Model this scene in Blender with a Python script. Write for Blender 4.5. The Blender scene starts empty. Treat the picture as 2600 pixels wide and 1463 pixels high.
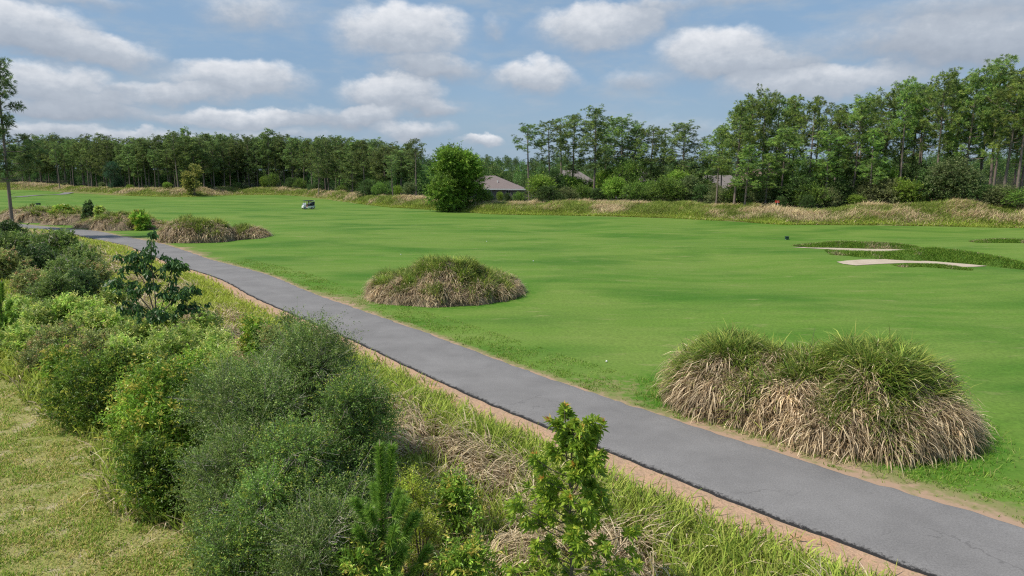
import bpy, math
import numpy as np
from mathutils import Vector
from mathutils.geometry import delaunay_2d_cdt

S = bpy.context.scene
COL = S.collection
R = math.radians

# ------------------------------------------------------------------ camera
CAM_H, FPX, HOR = 7.75, 1732.0, 440.0          # metres; focal length and horizon in 2600-px photo units
PITCH = math.atan((731.5 - HOR) / FPX)
cd = bpy.data.cameras.new('camera')
cd.sensor_width = 36.0
cd.lens = FPX / 2600.0 * 36.0
cd.clip_start, cd.clip_end = 0.1, 6000.0
cam = bpy.data.objects.new('camera', cd)
cam.location = (0, 0, CAM_H)
cam.rotation_euler = (math.pi / 2 - PITCH, 0, 0)
COL.objects.link(cam)
S.camera = cam

# ------------------------------------------------------------------ exposure, sun, sky
S.view_settings.view_transform = 'Standard'
S.view_settings.look = 'None'
S.view_settings.exposure = 0.55
S.view_settings.gamma = 1.0
S.view_settings.use_curve_mapping = False
S.cycles.use_denoising = False
S.cycles.filter_width = 1.2
S.cycles.sample_clamp_indirect = 8.0
SUN_EL, SUN_AZ = R(56), R(-108)                 # azimuth clockwise from +Y: the sun stands to the left, a little behind
sv = Vector((math.cos(SUN_EL) * math.sin(SUN_AZ), math.cos(SUN_EL) * math.cos(SUN_AZ), math.sin(SUN_EL)))
sl = bpy.data.lights.new('sun', 'SUN')
sl.energy = 3.2
sl.angle = R(2.0)
sl.color = (1.0, 0.94, 0.83)
so = bpy.data.objects.new('sun', sl)
so.rotation_euler = sv.to_track_quat('Z', 'Y').to_euler()
so.location = (-60, -20, 80)
COL.objects.link(so)
SKY_STRENGTH = 0.11


def row_angle(py):
    return PITCH + math.atan((py - 731.5) / FPX)


def at(px, py, z=0.0):
    """the ground point a photo pixel (2600 px wide) looks at"""
    u, v = (px - 1300) / FPX, (py - 731.5) / FPX
    d = (u, math.cos(PITCH) - v * math.sin(PITCH), -math.sin(PITCH) - v * math.cos(PITCH))
    t = (z - CAM_H) / d[2]
    return d[0] * t, d[1] * t


def zrow(py, Y):
    return CAM_H - Y * math.tan(row_angle(py))


def xcol(px, py, Y):
    u, v = (px - 1300) / FPX, (py - 731.5) / FPX
    return u * Y / (math.cos(PITCH) - v * math.sin(PITCH))


# clouds: photo px (2575 wide): x, y, half width, half height, strength, whiteness
CLOUDS = [
    (10, 75, 160, 58, 1.2, 1.0), (255, 140, 140, 46, 1.0, .75), (90, 118, 140, 34, .6, .35), (90, 222, 170, 50, 1.0, .8), (230, 265, 100, 28, .6, .35),
    (610, 212, 170, 54, 1.15, .95), (430, 245, 130, 34, .8, .7), (640, 45, 145, 60, .60, .7),
    (1005, 100, 170, 85, 1.3, 1.0), (1090, 185, 150, 42, .7, .45), (985, 243, 140, 48, 1.2, .95), (1085, 280, 100, 30, .7, .5),
    (935, 292, 75, 30, .95, .9), (1345, 208, 115, 58, 1.1, .9), (1490, 85, 160, 72, 1.15, 1.0), (1640, 50, 90, 50, .5, .5),
    (1795, 150, 140, 80, 1.3, 1.0), (1930, 175, 115, 42, .75, .5), (2060, 225, 230, 50, 1.05, .9), (2470, 140, 200, 85, .75, .3),
    (2240, 125, 280, 60, .5, .3), (2470, 25, 280, 42, .55, .35), (600, 308, 175, 32, 1.1, .95), (150, 290, 260, 30, .7, .3),
    (830, 305, 150, 36, .6, .4), (1045, 338, 110, 36, .9, .7), (1210, 358, 52, 24, 1.2, 1.0), (1590, 222, 110, 45, .5, .5),
    (1245, 85, 45, 40, .4, .5), (150, 345, 260, 26, .8, .7), (620, 352, 300, 24, .6, .45), (1700, 330, 350, 35, .3, .5),
    (200, 10, 140, 24, .45, .5), (1850, 0, 400, 26, .4, .5),
]


def build_world():
    w = bpy.data.worlds.new('World')
    S.world = w
    w.use_nodes = True
    nt = w.node_tree
    N, Lk = nt.nodes, nt.links
    N.clear()

    def math_(op, a, b=None, c=None, clamp=False):
        n = N.new('ShaderNodeMath')
        n.operation = op
        n.use_clamp = clamp
        for i, v in enumerate((a, b, c)):
            if v is None:
                continue
            if isinstance(v, (int, float)):
                n.inputs[i].default_value = v
            else:
                Lk.new(v, n.inputs[i])
        return n.outputs[0]

    def vmath(op, a, b=None, c=None):
        n = N.new('ShaderNodeVectorMath')
        n.operation = op
        for i, v in enumerate((a, b, c)):
            if v is None:
                continue
            if isinstance(v, tuple):
                n.inputs[i].default_value = v
            else:
                Lk.new(v, n.inputs[i])
        return n

    def mixc(f, a, b):
        n = N.new('ShaderNodeMix')
        n.data_type = 'RGBA'
        for i, v in ((0, f), (6, a), (7, b)):
            if isinstance(v, tuple):
                n.inputs[i].default_value = v + (1,)
            elif isinstance(v, (int, float)):
                n.inputs[i].default_value = v
            else:
                Lk.new(v, n.inputs[i])
        return n.outputs[2]

    sky = N.new('ShaderNodeTexSky')
    sky.sky_type = 'NISHITA'
    sky.sun_disc = False
    sky.sun_elevation = SUN_EL
    sky.sun_rotation = SUN_AZ
    sky.air_density = 1.0
    sky.dust_density = 1.0
    sky.ozone_density = 1.5
    tc = N.new('ShaderNodeTexCoord')
    dirv = vmath('NORMALIZE', tc.outputs['Generated']).outputs[0]
    sx = N.new('ShaderNodeSeparateXYZ')
    Lk.new(dirv, sx.inputs[0])
    az = math_('ARCTAN2', sx.outputs[0], sx.outputs[1])
    el = math_('ARCSINE', sx.outputs[2])
    cx = N.new('ShaderNodeCombineXYZ')
    Lk.new(az, cx.inputs[0])
    Lk.new(el, cx.inputs[1])

    def noise(scale, detail, rough=0.55, vec=cx.outputs[0]):
        n = N.new('ShaderNodeTexNoise')
        n.inputs['Scale'].default_value = scale
        n.inputs['Detail'].default_value = detail
        n.inputs['Roughness'].default_value = rough
        Lk.new(vec, n.inputs['Vector'])
        return n
    st = vmath('MULTIPLY', cx.outputs[0], (1, 1.5, 1)).outputs[0]
    warp = noise(22, 5, .55, st)
    wc = vmath('MULTIPLY_ADD', warp.outputs['Color'], (.052, .034, 0), (-.026, -.017, 0)).outputs[0]
    warp2 = noise(7, 3, .5, st)
    wc2 = vmath('MULTIPLY_ADD', warp2.outputs['Color'], (.045, .022, 0), (-.0225, -.011, 0)).outputs[0]
    p = vmath('ADD', vmath('ADD', cx.outputs[0], wc).outputs[0], wc2).outputs[0]
    s0 = s1 = s2 = None
    k = 2600 / 2575.0
    for (x, y, hw, hh, a, wh) in CLOUDS:
        u, v = (x * k - 1300) / FPX, (y * k - 731.5) / FPX
        d = Vector((u, math.cos(PITCH) - v * math.sin(PITCH), -math.sin(PITCH) - v * math.cos(PITCH))).normalized()
        ca, ce = math.atan2(d.x, d.y), math.asin(d.z)
        sa, se = FPX / (hw * k) * 0.86, FPX / (hh * k) * 0.90
        q = vmath('MULTIPLY_ADD', p, (sa, se, 0), (-ca * sa, -ce * se, 0)).outputs[0]
        ln = vmath('LENGTH', q).outputs['Value']
        f = math_('MULTIPLY_ADD', ln, -a, a, clamp=False)
        f = math_('MAXIMUM', f, 0.0)
        sp = N.new('ShaderNodeSeparateXYZ')
        Lk.new(q, sp.inputs[0])
        f = math_('MULTIPLY', f, math_('MAXIMUM', math_('MULTIPLY_ADD', sp.outputs[1], 1.1, 1.0), .35))
        t = math_('MULTIPLY', math_('MULTIPLY_ADD', sp.outputs[1], .62, .42 * wh + .08), f)
        s0 = f if s0 is None else math_('ADD', s0, f)
        s1 = t if s1 is None else math_('ADD', s1, t)
    fine = noise(48, 6, .6, st)
    fn = math_('MULTIPLY_ADD', fine.outputs['Fac'], .9, -.45)
    dens = math_('ADD', s0, math_('MULTIPLY', fn, math_('MINIMUM', s0, .8)))
    mr = N.new('ShaderNodeMapRange')
    mr.interpolation_type = 'SMOOTHSTEP'
    mr.inputs['From Min'].default_value = .02
    mr.inputs['From Max'].default_value = .68
    mr.inputs['To Max'].default_value = .93
    Lk.new(dens, mr.inputs['Value'])
    cover = mr.outputs[0]
    shade = math_('DIVIDE', s1, math_('MAXIMUM', s0, .02))
    shade = math_('ADD', shade, math_('MULTIPLY', fn, .55))
    shade = math_('MULTIPLY_ADD', shade, 1.0, .02, clamp=True)
    ramp = N.new('ShaderNodeValToRGB')
    cr = ramp.color_ramp
    cr.elements[0].position, cr.elements[0].color = 0.0, (2.0, 2.3, 2.8, 1)
    cr.elements[1].position, cr.elements[1].color = 1.0, (5.3, 5.4, 5.6, 1)
    e = cr.elements.new(.5)
    e.color = (3.0, 3.3, 3.75, 1)
    Lk.new(shade, ramp.inputs[0])
    # the sky behind is a little milky
    wide = noise(3.5, 4, .5, st)
    milk = math_('MULTIPLY_ADD', wide.outputs['Fac'], .4, .62, clamp=True)
    base = mixc(milk, sky.outputs[0], (1.45, 2.3, 3.4))
    # hazy, cloud-filled band low over the horizon
    hz = N.new('ShaderNodeMapRange')
    hz.interpolation_type = 'SMOOTHSTEP'
    hz.inputs['From Min'].default_value = .17
    hz.inputs['From Max'].default_value = -.02
    Lk.new(el, hz.inputs['Value'])
    base = mixc(math_('MULTIPLY', hz.outputs[0], .6), base, (2.1, 2.8, 3.45))
    veil = noise(9, 5, .6, vmath('MULTIPLY', cx.outputs[0], (1, 3.2, 1)).outputs[0])
    vr = N.new('ShaderNodeMapRange')
    vr.interpolation_type = 'SMOOTHSTEP'
    vr.inputs['From Min'].default_value = .42
    vr.inputs['From Max'].default_value = .75
    vr.inputs['To Max'].default_value = .55
    Lk.new(veil.outputs['Fac'], vr.inputs['Value'])
    base = mixc(vr.outputs[0], base, (2.75, 3.15, 3.6))
    out = mixc(cover, base, ramp.outputs[0])
    bg = N.new('ShaderNodeBackground')
    bg.inputs['Strength'].default_value = SKY_STRENGTH
    Lk.new(out, bg.inputs[0])
    wo = N.new('ShaderNodeOutputWorld')
    Lk.new(bg.outputs[0], wo.inputs[0])
    w.cycles.sampling_method = 'MANUAL'
    w.cycles.sample_map_resolution = 512


build_world()

# ------------------------------------------------------------------ noise, geometry collectors
rng = np.random.default_rng(11)
_T = np.random.default_rng(3).random((256, 256))


def vnoise(x, y, scale, oct=3, seed=0):
    """value noise 0..1"""
    x = np.asarray(x, float) / scale + 31.7 * seed
    y = np.asarray(y, float) / scale + 17.3 * seed
    tot, amp, s = 0.0, 1.0, 0.0
    for o in range(oct):
        xi, yi = np.floor(x).astype(int), np.floor(y).astype(int)
        fx, fy = x - xi, y - yi
        fx, fy = fx * fx * (3 - 2 * fx), fy * fy * (3 - 2 * fy)
        a, b = _T[xi & 255, yi & 255], _T[(xi + 1) & 255, yi & 255]
        c, d = _T[xi & 255, (yi + 1) & 255], _T[(xi + 1) & 255, (yi + 1) & 255]
        tot = tot + amp * ((a * (1 - fx) + b * fx) * (1 - fy) + (c * (1 - fx) + d * fx) * fy)
        s += amp
        amp *= .5
        x, y = x * 2.03 + 5.1, y * 2.03 + 9.7
    return tot / s


def sstep(a, b, x):
    t = np.clip((np.asarray(x, float) - a) / (b - a), 0, 1)
    return t * t * (3 - 2 * t)


def unit(v):
    return v / np.maximum(np.linalg.norm(v, axis=-1, keepdims=True), 1e-9)


class Geo:
    def __init__(s):
        s.V, s.C, s.F, s.n = [], [], [], 0

    def add(s, V, F, col, mat=0, smooth=False):
        V = np.asarray(V, np.float32).reshape(-1, 3)
        col = np.asarray(col, np.float32)
        if col.ndim == 1:
            col = np.tile(col[:3], (len(V), 1))
        F = np.asarray(F, np.int64)
        if len(F) == 0:
            return
        s.V.append(V)
        s.C.append(col)
        s.F.append((F + s.n, mat, smooth))
        s.n += len(V)

    def mesh(s, name, mats):
        me = bpy.data.meshes.new(name)
        V, C = np.concatenate(s.V), np.concatenate(s.C)
        me.vertices.add(len(V))
        me.vertices.foreach_set('co', V.ravel())
        idx = np.concatenate([f.ravel() for f, _, _ in s.F]).astype(np.int32)
        tot = np.concatenate([np.full(len(f), f.shape[1]) for f, _, _ in s.F])
        mi = np.concatenate([np.full(len(f), m) for f, m, _ in s.F]).astype(np.int32)
        sm = np.concatenate([np.full(len(f), b) for f, _, b in s.F]).astype(bool)
        start = np.concatenate([[0], np.cumsum(tot)[:-1]]).astype(np.int32)
        me.loops.add(len(idx))
        me.loops.foreach_set('vertex_index', idx)
        me.polygons.add(len(tot))
        me.polygons.foreach_set('loop_start', start)
        me.polygons.foreach_set('material_index', mi)
        me.polygons.foreach_set('use_smooth', sm)
        me.update(calc_edges=True)
        a = me.attributes.new('col', 'FLOAT_COLOR', 'POINT')
        a.data.foreach_set('color', np.concatenate([C, np.ones((len(C), 1), np.float32)], 1).ravel())
        for m in mats:
            me.materials.append(m)
        return me

    def build(s, name, mats, parent=None):
        o = bpy.data.objects.new(name, s.mesh(name, mats if isinstance(mats, (list, tuple)) else [mats]))
        COL.objects.link(o)
        o.parent = parent
        return o


def tag(o, label, cat, group=None):
    o['label'] = label
    o['category'] = cat
    if group:
        o['group'] = group
    return o


def kind(o, k):
    o['kind'] = k
    return o


def empty(name, loc, label, cat, group=None, rz=0.0, sc=1.0):
    o = bpy.data.objects.new(name, None)
    o.empty_display_size = .3
    o.location = loc
    o.rotation_euler = (0, 0, rz)
    o.scale = (sc, sc, sc) if isinstance(sc, (int, float)) else sc
    COL.objects.link(o)
    return tag(o, label, cat, group)


def place(parts, name, loc, label, cat, group=None, rz=0.0, sc=1.0):
    """one more individual of a kind: its own root and its own part objects, sharing mesh data"""
    r = empty(name, loc, label, cat, group, rz, sc)
    for pn, me in parts:
        o = bpy.data.objects.new(pn, me)
        COL.objects.link(o)
        o.parent = r
    return r


def tube(g, pts, rad, col, n=6, mat=0, col2=None):
    pts = np.asarray(pts, float)
    rad = np.broadcast_to(np.asarray(rad, float), (len(pts),))
    t = unit(np.gradient(pts, axis=0))
    ref = np.where(np.abs(t[:, 2:3]) > .9, np.array([[1., 0, 0]]), np.array([[0, 0, 1.]]))
    a = unit(np.cross(t, ref))
    b = np.cross(t, a)
    th = np.linspace(0, 2 * np.pi, n, endpoint=False)
    V = pts[:, None] + rad[:, None, None] * (a[:, None] * np.cos(th)[None, :, None] + b[:, None] * np.sin(th)[None, :, None])
    m = len(pts)
    i, j = np.meshgrid(np.arange(m - 1), np.arange(n), indexing='ij')
    j2 = (j + 1) % n
    F = np.stack([i * n + j, i * n + j2, (i + 1) * n + j2, (i + 1) * n + j], -1).reshape(-1, 4)
    g.add(V.reshape(-1, 3), F, col, mat, True)


def sticks(g, A, B, ra, rb, col, mat=0):
    """many thin three-sided twigs at once"""
    A, B = np.asarray(A, float), np.asarray(B, float)
    n = len(A)
    t = unit(B - A)
    ref = np.where(np.abs(t[:, 2:3]) > .9, np.array([[1., 0, 0]]), np.array([[0, 0, 1.]]))
    a = unit(np.cross(t, ref))
    b = np.cross(t, a)
    ra, rb = np.broadcast_to(ra, (n,))[:, None], np.broadcast_to(rb, (n,))[:, None]
    V = []
    for P, r in ((A, ra), (B, rb)):
        for k in range(3):
            th = 2 * np.pi * k / 3
            V.append(P + r * (a * math.cos(th) + b * math.sin(th)))
    V = np.stack(V, 1).reshape(-1, 3)
    o = (np.arange(n) * 6)[:, None]
    F = np.concatenate([o + np.array([[k, (k + 1) % 3, 3 + (k + 1) % 3, 3 + k]]) for k in range(3)], 0)
    col = np.asarray(col, float)
    if col.ndim == 2:
        col = np.repeat(col, 6, 0)
    g.add(V, F, col, mat)


def leaves(g, P, D, L, W, col, droop=.15, mat=0, r=None):
    r = r or rng
    n = len(P)
    D = unit(D)
    s = unit(np.cross(D, r.normal(size=(n, 3)) + np.array([0, 0, .8])))
    nn = np.cross(s, D)
    L, W = np.broadcast_to(L, (n,))[:, None], np.broadcast_to(W, (n,))[:, None]
    mid = P + D * L * .48 + nn * L * .08
    tip = P + D * L - np.array([0, 0, 1.]) * L * droop
    V = np.stack([P, mid + s * W * .5, tip, mid - s * W * .5], 1).reshape(-1, 3)
    F = (np.arange(n) * 4)[:, None] + np.arange(4)[None]
    g.add(V, F, np.repeat(col, 4, 0), mat)


def blades(g, P, az, th0, kap, L, W, c0, c1, seg=3, mat=0, r=None):
    """curved grass blades: th0 lean from vertical, kap how far they bend over"""
    r = r or rng
    n = len(P)
    b = lambda v: np.broadcast_to(np.asarray(v, float), (n,))
    az, th0, kap, L, W = b(az), b(th0), b(kap), b(L), b(W)
    out = np.stack([np.cos(az), np.sin(az), 0 * az], 1)
    tw = az + np.pi / 2 + r.normal(0, .7, n)
    sd = np.stack([np.cos(tw), np.sin(tw), 0 * az], 1)
    p = np.array(P, float)
    V, C = [], []
    c0, c1 = np.broadcast_to(c0, (n, 3)), np.broadcast_to(c1, (n, 3))
    for k in range(seg + 1):
        t = k / seg
        w = (W * (1 - .55 * t ** 1.5) * .5)[:, None]
        c = c0 * (1 - t) + c1 * t
        if k < seg:
            V += [p - sd * w, p + sd * w]
            C += [c, c]
            th = th0 + kap * (t + .5 / seg)
            p = p + (L / seg)[:, None] * (out * np.sin(th)[:, None] + np.array([0, 0, 1.]) * np.cos(th)[:, None])
        else:
            V.append(p)
            C.append(c)
    m = 2 * seg + 1
    V, C = np.stack(V, 1).reshape(-1, 3), np.stack(C, 1).reshape(-1, 3)
    o = (np.arange(n) * m)[:, None]
    if seg > 1:
        Q = np.concatenate([o + np.array([[2 * k, 2 * k + 1, 2 * k + 3, 2 * k + 2]]) for k in range(seg - 1)], 0)
        T = o + np.array([[2 * seg - 2, 2 * seg - 1, 2 * seg]])
        g.add(V, Q, C, mat)
        g.F.append((T + g.n - len(V), mat, False))
    else:
        g.add(V, o + np.array([[0, 1, 2]]), C, mat)


def pal(n, cols, jit=.18, r=None, p=None):
    """random pick from a palette with brightness jitter"""
    r = r or rng
    cols = np.asarray(cols, float)
    c = cols[r.choice(len(cols), n, p=p)]
    return c * (1 + r.normal(0, jit, (n, 1))).clip(.45, 1.7)


# ------------------------------------------------------------------ materials
def new_mat(name):
    m = bpy.data.materials.new(name)
    m.use_nodes = True
    m.node_tree.nodes.clear()
    return m, m.node_tree.nodes, m.node_tree.links


def foliage_mat(name, rough=.55, trans=.28, objvar=0.0, gain=(1, 1, 1), spec=.3):
    m, N, Lk = new_mat(name)
    a = N.new('ShaderNodeAttribute')
    a.attribute_name = 'col'
    col = a.outputs['Color']
    if gain != (1, 1, 1):
        gm = N.new('ShaderNodeVectorMath')
        gm.operation = 'MULTIPLY'
        gm.inputs[1].default_value = gain
        Lk.new(col, gm.inputs[0])
        col = gm.outputs[0]
    if objvar:
        oi = N.new('ShaderNodeObjectInfo')
        h = N.new('ShaderNodeHueSaturation')
        for sock, lo, hi in (('Hue', .5 - .012 * objvar, .5 + .018 * objvar), ('Value', 1 - .2 * objvar, 1 + .22 * objvar)):
            mr = N.new('ShaderNodeMapRange')
            mr.inputs['To Min'].default_value, mr.inputs['To Max'].default_value = lo, hi
            Lk.new(oi.outputs['Random'], mr.inputs['Value'])
            Lk.new(mr.outputs[0], h.inputs[sock])
        Lk.new(col, h.inputs['Color'])
        col = h.outputs[0]
    b = N.new('ShaderNodeBsdfPrincipled')
    b.inputs['Roughness'].default_value = rough
    b.inputs['Specular IOR Level'].default_value = spec
    Lk.new(col, b.inputs['Base Color'])
    o = N.new('ShaderNodeOutputMaterial')
    if trans:
        t = N.new('ShaderNodeBsdfTranslucent')
        Lk.new(col, t.inputs[0])
        mx = N.new('ShaderNodeMixShader')
        mx.inputs[0].default_value = trans
        Lk.new(b.outputs[0], mx.inputs[1])
        Lk.new(t.outputs[0], mx.inputs[2])
        Lk.new(mx.outputs[0], o.inputs[0])
    else:
        Lk.new(b.outputs[0], o.inputs[0])
    return m


def solid(name, c, rough=.5, metal=0.0, noise=0.0, scale=20.0, c2=None, bump=0.0, coat=0.0):
    m, N, Lk = new_mat(name)
    b = N.new('ShaderNodeBsdfPrincipled')
    b.inputs['Roughness'].default_value = rough
    b.inputs['Metallic'].default_value = metal
    b.inputs['Coat Weight'].default_value = coat
    b.inputs['Base Color'].default_value = tuple(c) + (1,)
    o = N.new('ShaderNodeOutputMaterial')
    Lk.new(b.outputs[0], o.inputs[0])
    if c2 is not None or bump:
        tc = N.new('ShaderNodeTexCoord')
        n = N.new('ShaderNodeTexNoise')
        n.inputs['Scale'].default_value = scale
        n.inputs['Detail'].default_value = 5
        Lk.new(tc.outputs['Object'], n.inputs['Vector'])
        if c2 is not None:
            mx = N.new('ShaderNodeMix')
            mx.data_type = 'RGBA'
            mx.inputs[6].default_value = tuple(c) + (1,)
            mx.inputs[7].default_value = tuple(c2) + (1,)
            r = N.new('ShaderNodeMapRange')
            r.inputs['From Min'].default_value, r.inputs['From Max'].default_value = .3, .7
            Lk.new(n.outputs['Fac'], r.inputs['Value'])
            Lk.new(r.outputs[0], mx.inputs[0])
            Lk.new(mx.outputs[2], b.inputs['Base Color'])
        if bump:
            bp = N.new('ShaderNodeBump')
            bp.inputs['Strength'].default_value = bump
            bp.inputs['Distance'].default_value = .02
            Lk.new(n.outputs['Fac'], bp.inputs['Height'])
            Lk.new(bp.outputs[0], b.inputs['Normal'])
    return m


M_LEAF = foliage_mat('leaf', .5, .38, .6, (1.9, 1.8, 1.6))
M_PINE = foliage_mat('pine_needles', .55, .32, 1.0, (2.7, 2.45, 1.95))
M_NEAR = foliage_mat('shrub_leaf', .42, .38, 0.0, (2.0, 1.9, 1.6), spec=.4)
M_TREE = foliage_mat('tree_leaf', .5, .38, 0.0, (2.1, 1.95, 1.6))
M_BLADE = foliage_mat('grass_blade', .6, .38, 0.0, (1.5, 1.45, 1.3), spec=.25)
M_BARK = foliage_mat('bark', .9, 0, .5, spec=.1)
M_SOIL = foliage_mat('thatch_soil', .95, 0, 0, spec=.1)


def ground_mat(name, colour_nodes, rough=.95, bump=None):
    m, N, Lk = new_mat(name)
    b = N.new('ShaderNodeBsdfPrincipled')
    b.inputs['Roughness'].default_value = rough
    b.inputs['Specular IOR Level'].default_value = .15
    o = N.new('ShaderNodeOutputMaterial')
    Lk.new(b.outputs[0], o.inputs[0])
    g = N.new('ShaderNodeNewGeometry')

    def noise(scale, detail=4, stretch=(1, 1, 1), rough=.55):
        mp = N.new('ShaderNodeMapping')
        mp.inputs['Scale'].default_value = stretch
        Lk.new(g.outputs['Position'], mp.inputs[0])
        n = N.new('ShaderNodeTexNoise')
        n.inputs['Scale'].default_value = scale
        n.inputs['Detail'].default_value = detail
        n.inputs['Roughness'].default_value = rough
        Lk.new(mp.outputs[0], n.inputs['Vector'])
        return n.outputs['Fac']

    def rmp(v, a, c, lo=0.0, hi=1.0):
        r = N.new('ShaderNodeMapRange')
        r.inputs['From Min'].default_value, r.inputs['From Max'].default_value = a, c
        r.inputs['To Min'].default_value, r.inputs['To Max'].default_value = lo, hi
        Lk.new(v, r.inputs['Value'])
        return r.outputs[0]

    def mix(f, a, c, mode='MIX'):
        n = N.new('ShaderNodeMix')
        n.data_type = 'RGBA'
        n.blend_type = mode
        for i, v in ((0, f), (6, a), (7, c)):
            if isinstance(v, tuple):
                n.inputs[i].default_value = v + (1,)
            elif isinstance(v, (int, float)):
                n.inputs[i].default_value = v
            else:
                Lk.new(v, n.inputs[i])
        return n.outputs[2]

    def attr(nm):
        a = N.new('ShaderNodeAttribute')
        a.attribute_name = nm
        return a

    def m2(op, a, c):
        n = N.new('ShaderNodeMath')
        n.operation = op
        for i, v in enumerate((a, c)):
            if isinstance(v, (int, float)):
                n.inputs[i].default_value = v
            else:
                Lk.new(v, n.inputs[i])
        return n.outputs[0]
    col = colour_nodes(noise, rmp, mix, attr, m2)
    Lk.new(col, b.inputs['Base Color'])
    if bump:
        sc, strength, dist = bump
        bp = N.new('ShaderNodeBump')
        bp.inputs['Strength'].default_value = strength
        bp.inputs['Distance'].default_value = dist
        Lk.new(noise(sc, 6), bp.inputs['Height'])
        Lk.new(bp.outputs[0], b.inputs['Normal'])
    return m


def fairway_nodes(noise, rmp, mix, attr, m2):
    big = rmp(noise(.035, 3, (.7, 1.3, 1)), .36, .64)
    c = mix(big, (.070, .170, .014), (.128, .210, .032))
    streak = rmp(noise(.35, 5, (.35, 1.4, 1), .6), .35, .7)
    c = mix(m2('MULTIPLY', streak, .7), c, (.165, .222, .050))
    dk = rmp(noise(.11, 4, (.6, 1.2, 1)), .48, .66)
    c = mix(m2('MULTIPLY', dk, .8), c, (.046, .130, .011))  # random darker green turf, partly painting in the shading of the undulations
    pale = rmp(noise(.9, 4, (.5, 1.3, 1)), .60, .78)
    c = mix(m2('MULTIPLY', pale, .6), c, (.25, .25, .10))
    fine = rmp(noise(7, 6, rough=.75),   .3, .7, .72, 1.28)
    c = mix(1.0, c, fine, 'MULTIPLY')
    a = attr('col')                      # red: worn dry turf at the path edge, green: long lush grass round the mounds
    sp = a.outputs['Color']
    import_sep = sp
    n = a.id_data.nodes.new('ShaderNodeSeparateColor')
    a.id_data.links.new(import_sep, n.inputs[0])
    lush = m2('MULTIPLY', n.outputs[1], rmp(noise(2.5, 4), .3, .6))
    c = mix(lush, c, (.050, .150, .010))
    ragg = m2('ADD', n.outputs[0], m2('SUBTRACT', noise(3.0, 5), .5))
    c = mix(rmp(ragg, .28, .52, 0, .8), c, (.235, .205, .095))
    c = mix(rmp(ragg, .62, .85, 0, 1), c, (.36, .245, .17))
    return c


def path_nodes(noise, rmp, mix, attr, m2):
    c = mix(rmp(noise(.5, 4), .3, .7), (.172, .164, .162), (.220, .210, .207))
    c = mix(1.0, c, rmp(noise(26, 4, rough=.85), .3, .7, .72, 1.28), 'MULTIPLY')
    c = mix(1.0, c, rmp(noise(2.2, 5, (1, 1, 1)), .3, .75, .96, 1.04), 'MULTIPLY')
    spk = rmp(noise(18, 2), .68, .76)
    c = mix(m2('MULTIPLY', spk, .35), c, (.07, .068, .07))
    a = attr('col')
    T = a.id_data
    vo = T.nodes.new('ShaderNodeTexVoronoi')
    vo.feature = 'DISTANCE_TO_EDGE'
    vo.inputs['Scale'].default_value = .22
    gp = T.nodes.new('ShaderNodeNewGeometry')
    wn = T.nodes.new('ShaderNodeTexNoise')
    wn.inputs['Scale'].default_value = 1.6
    wn.inputs['Detail'].default_value = 5
    T.links.new(gp.outputs['Position'], wn.inputs['Vector'])
    ad = T.nodes.new('ShaderNodeVectorMath')
    ad.operation = 'MULTIPLY_ADD'
    ad.inputs[1].default_value = (1.6, 1.6, 0)
    T.links.new(wn.outputs['Color'], ad.inputs[0])
    T.links.new(gp.outputs['Position'], ad.inputs[2])
    T.links.new(ad.outputs[0], vo.inputs['Vector'])
    crack = m2('MULTIPLY', rmp(vo.outputs['Distance'], .0022, .0055, 1, 0), rmp(noise(.35, 2), .55, .64))
    c = mix(m2('MULTIPLY', crack, .28), c, (.04, .038, .038))
    c = mix(rmp(noise(.8, 5, rough=.65), .60, .78, 0, .22), c, (.125, .120, .118))
    n = a.id_data.nodes.new('ShaderNodeSeparateColor')
    a.id_data.links.new(a.outputs['Color'], n.inputs[0])
    rg = m2('ADD', n.outputs[0], m2('MULTIPLY', m2('SUBTRACT', noise(9, 6, rough=.8), .5), 1.25))
    c = mix(rmp(rg, .5, .72), c, (.026, .025, .026))
    dust = m2('ADD', n.outputs[1], m2('SUBTRACT', noise(3, 4), .5))
    c = mix(rmp(dust, .55, .9, 0, .6), c, (.30, .25, .21))
    return c


def dirt_nodes(noise, rmp, mix, attr, m2):
    c = mix(rmp(noise(1.6, 5), .35, .65), (.47, .30, .195), (.39, .265, .18))
    c = mix(rmp(noise(.55, 3), .58, .70, 0, .75), c, (.50, .24, .11))
    c = mix(rmp(noise(6, 5, rough=.7), .56, .72, 0, .75), c, (.16, .105, .075))
    c = mix(rmp(noise(9, 3), .60, .66, 0, .55), c, (.17, .20, .06))
    c = mix(1.0, c, rmp(noise(30, 3), .3, .7, .75, 1.2), 'MULTIPLY')
    return c


def lawn_nodes(noise, rmp, mix, attr, m2):
    c = mix(rmp(noise(.5, 4), .35, .65), (.225, .24, .065), (.29, .26, .105))
    c = mix(rmp(noise(1.1, 6, rough=.7), .52, .66, 0, .9), c, (.46, .37, .27))
    c = mix(rmp(noise(.8, 3), .60, .74, 0, .7), c, (.16, .225, .03))
    c = mix(1.0, c, rmp(noise(34, 3, rough=.8), .3, .7, .35, 1.5), 'MULTIPLY')
    return c


def terrain_nodes(noise, rmp, mix, attr, m2):
    c = mix(1.0, attr('col').outputs['Color'], rmp(noise(1.2, 6, rough=.65), .3, .7, .6, 1.35), 'MULTIPLY')
    return c


def sand_nodes(noise, rmp, mix, attr, m2):
    c = mix(rmp(noise(1.2, 4), .35, .65), (.43, .35, .27), (.51, .425, .335))
    return mix(1.0, c, rmp(noise(12, 3), .3, .7, .88, 1.08), 'MULTIPLY')


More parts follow.
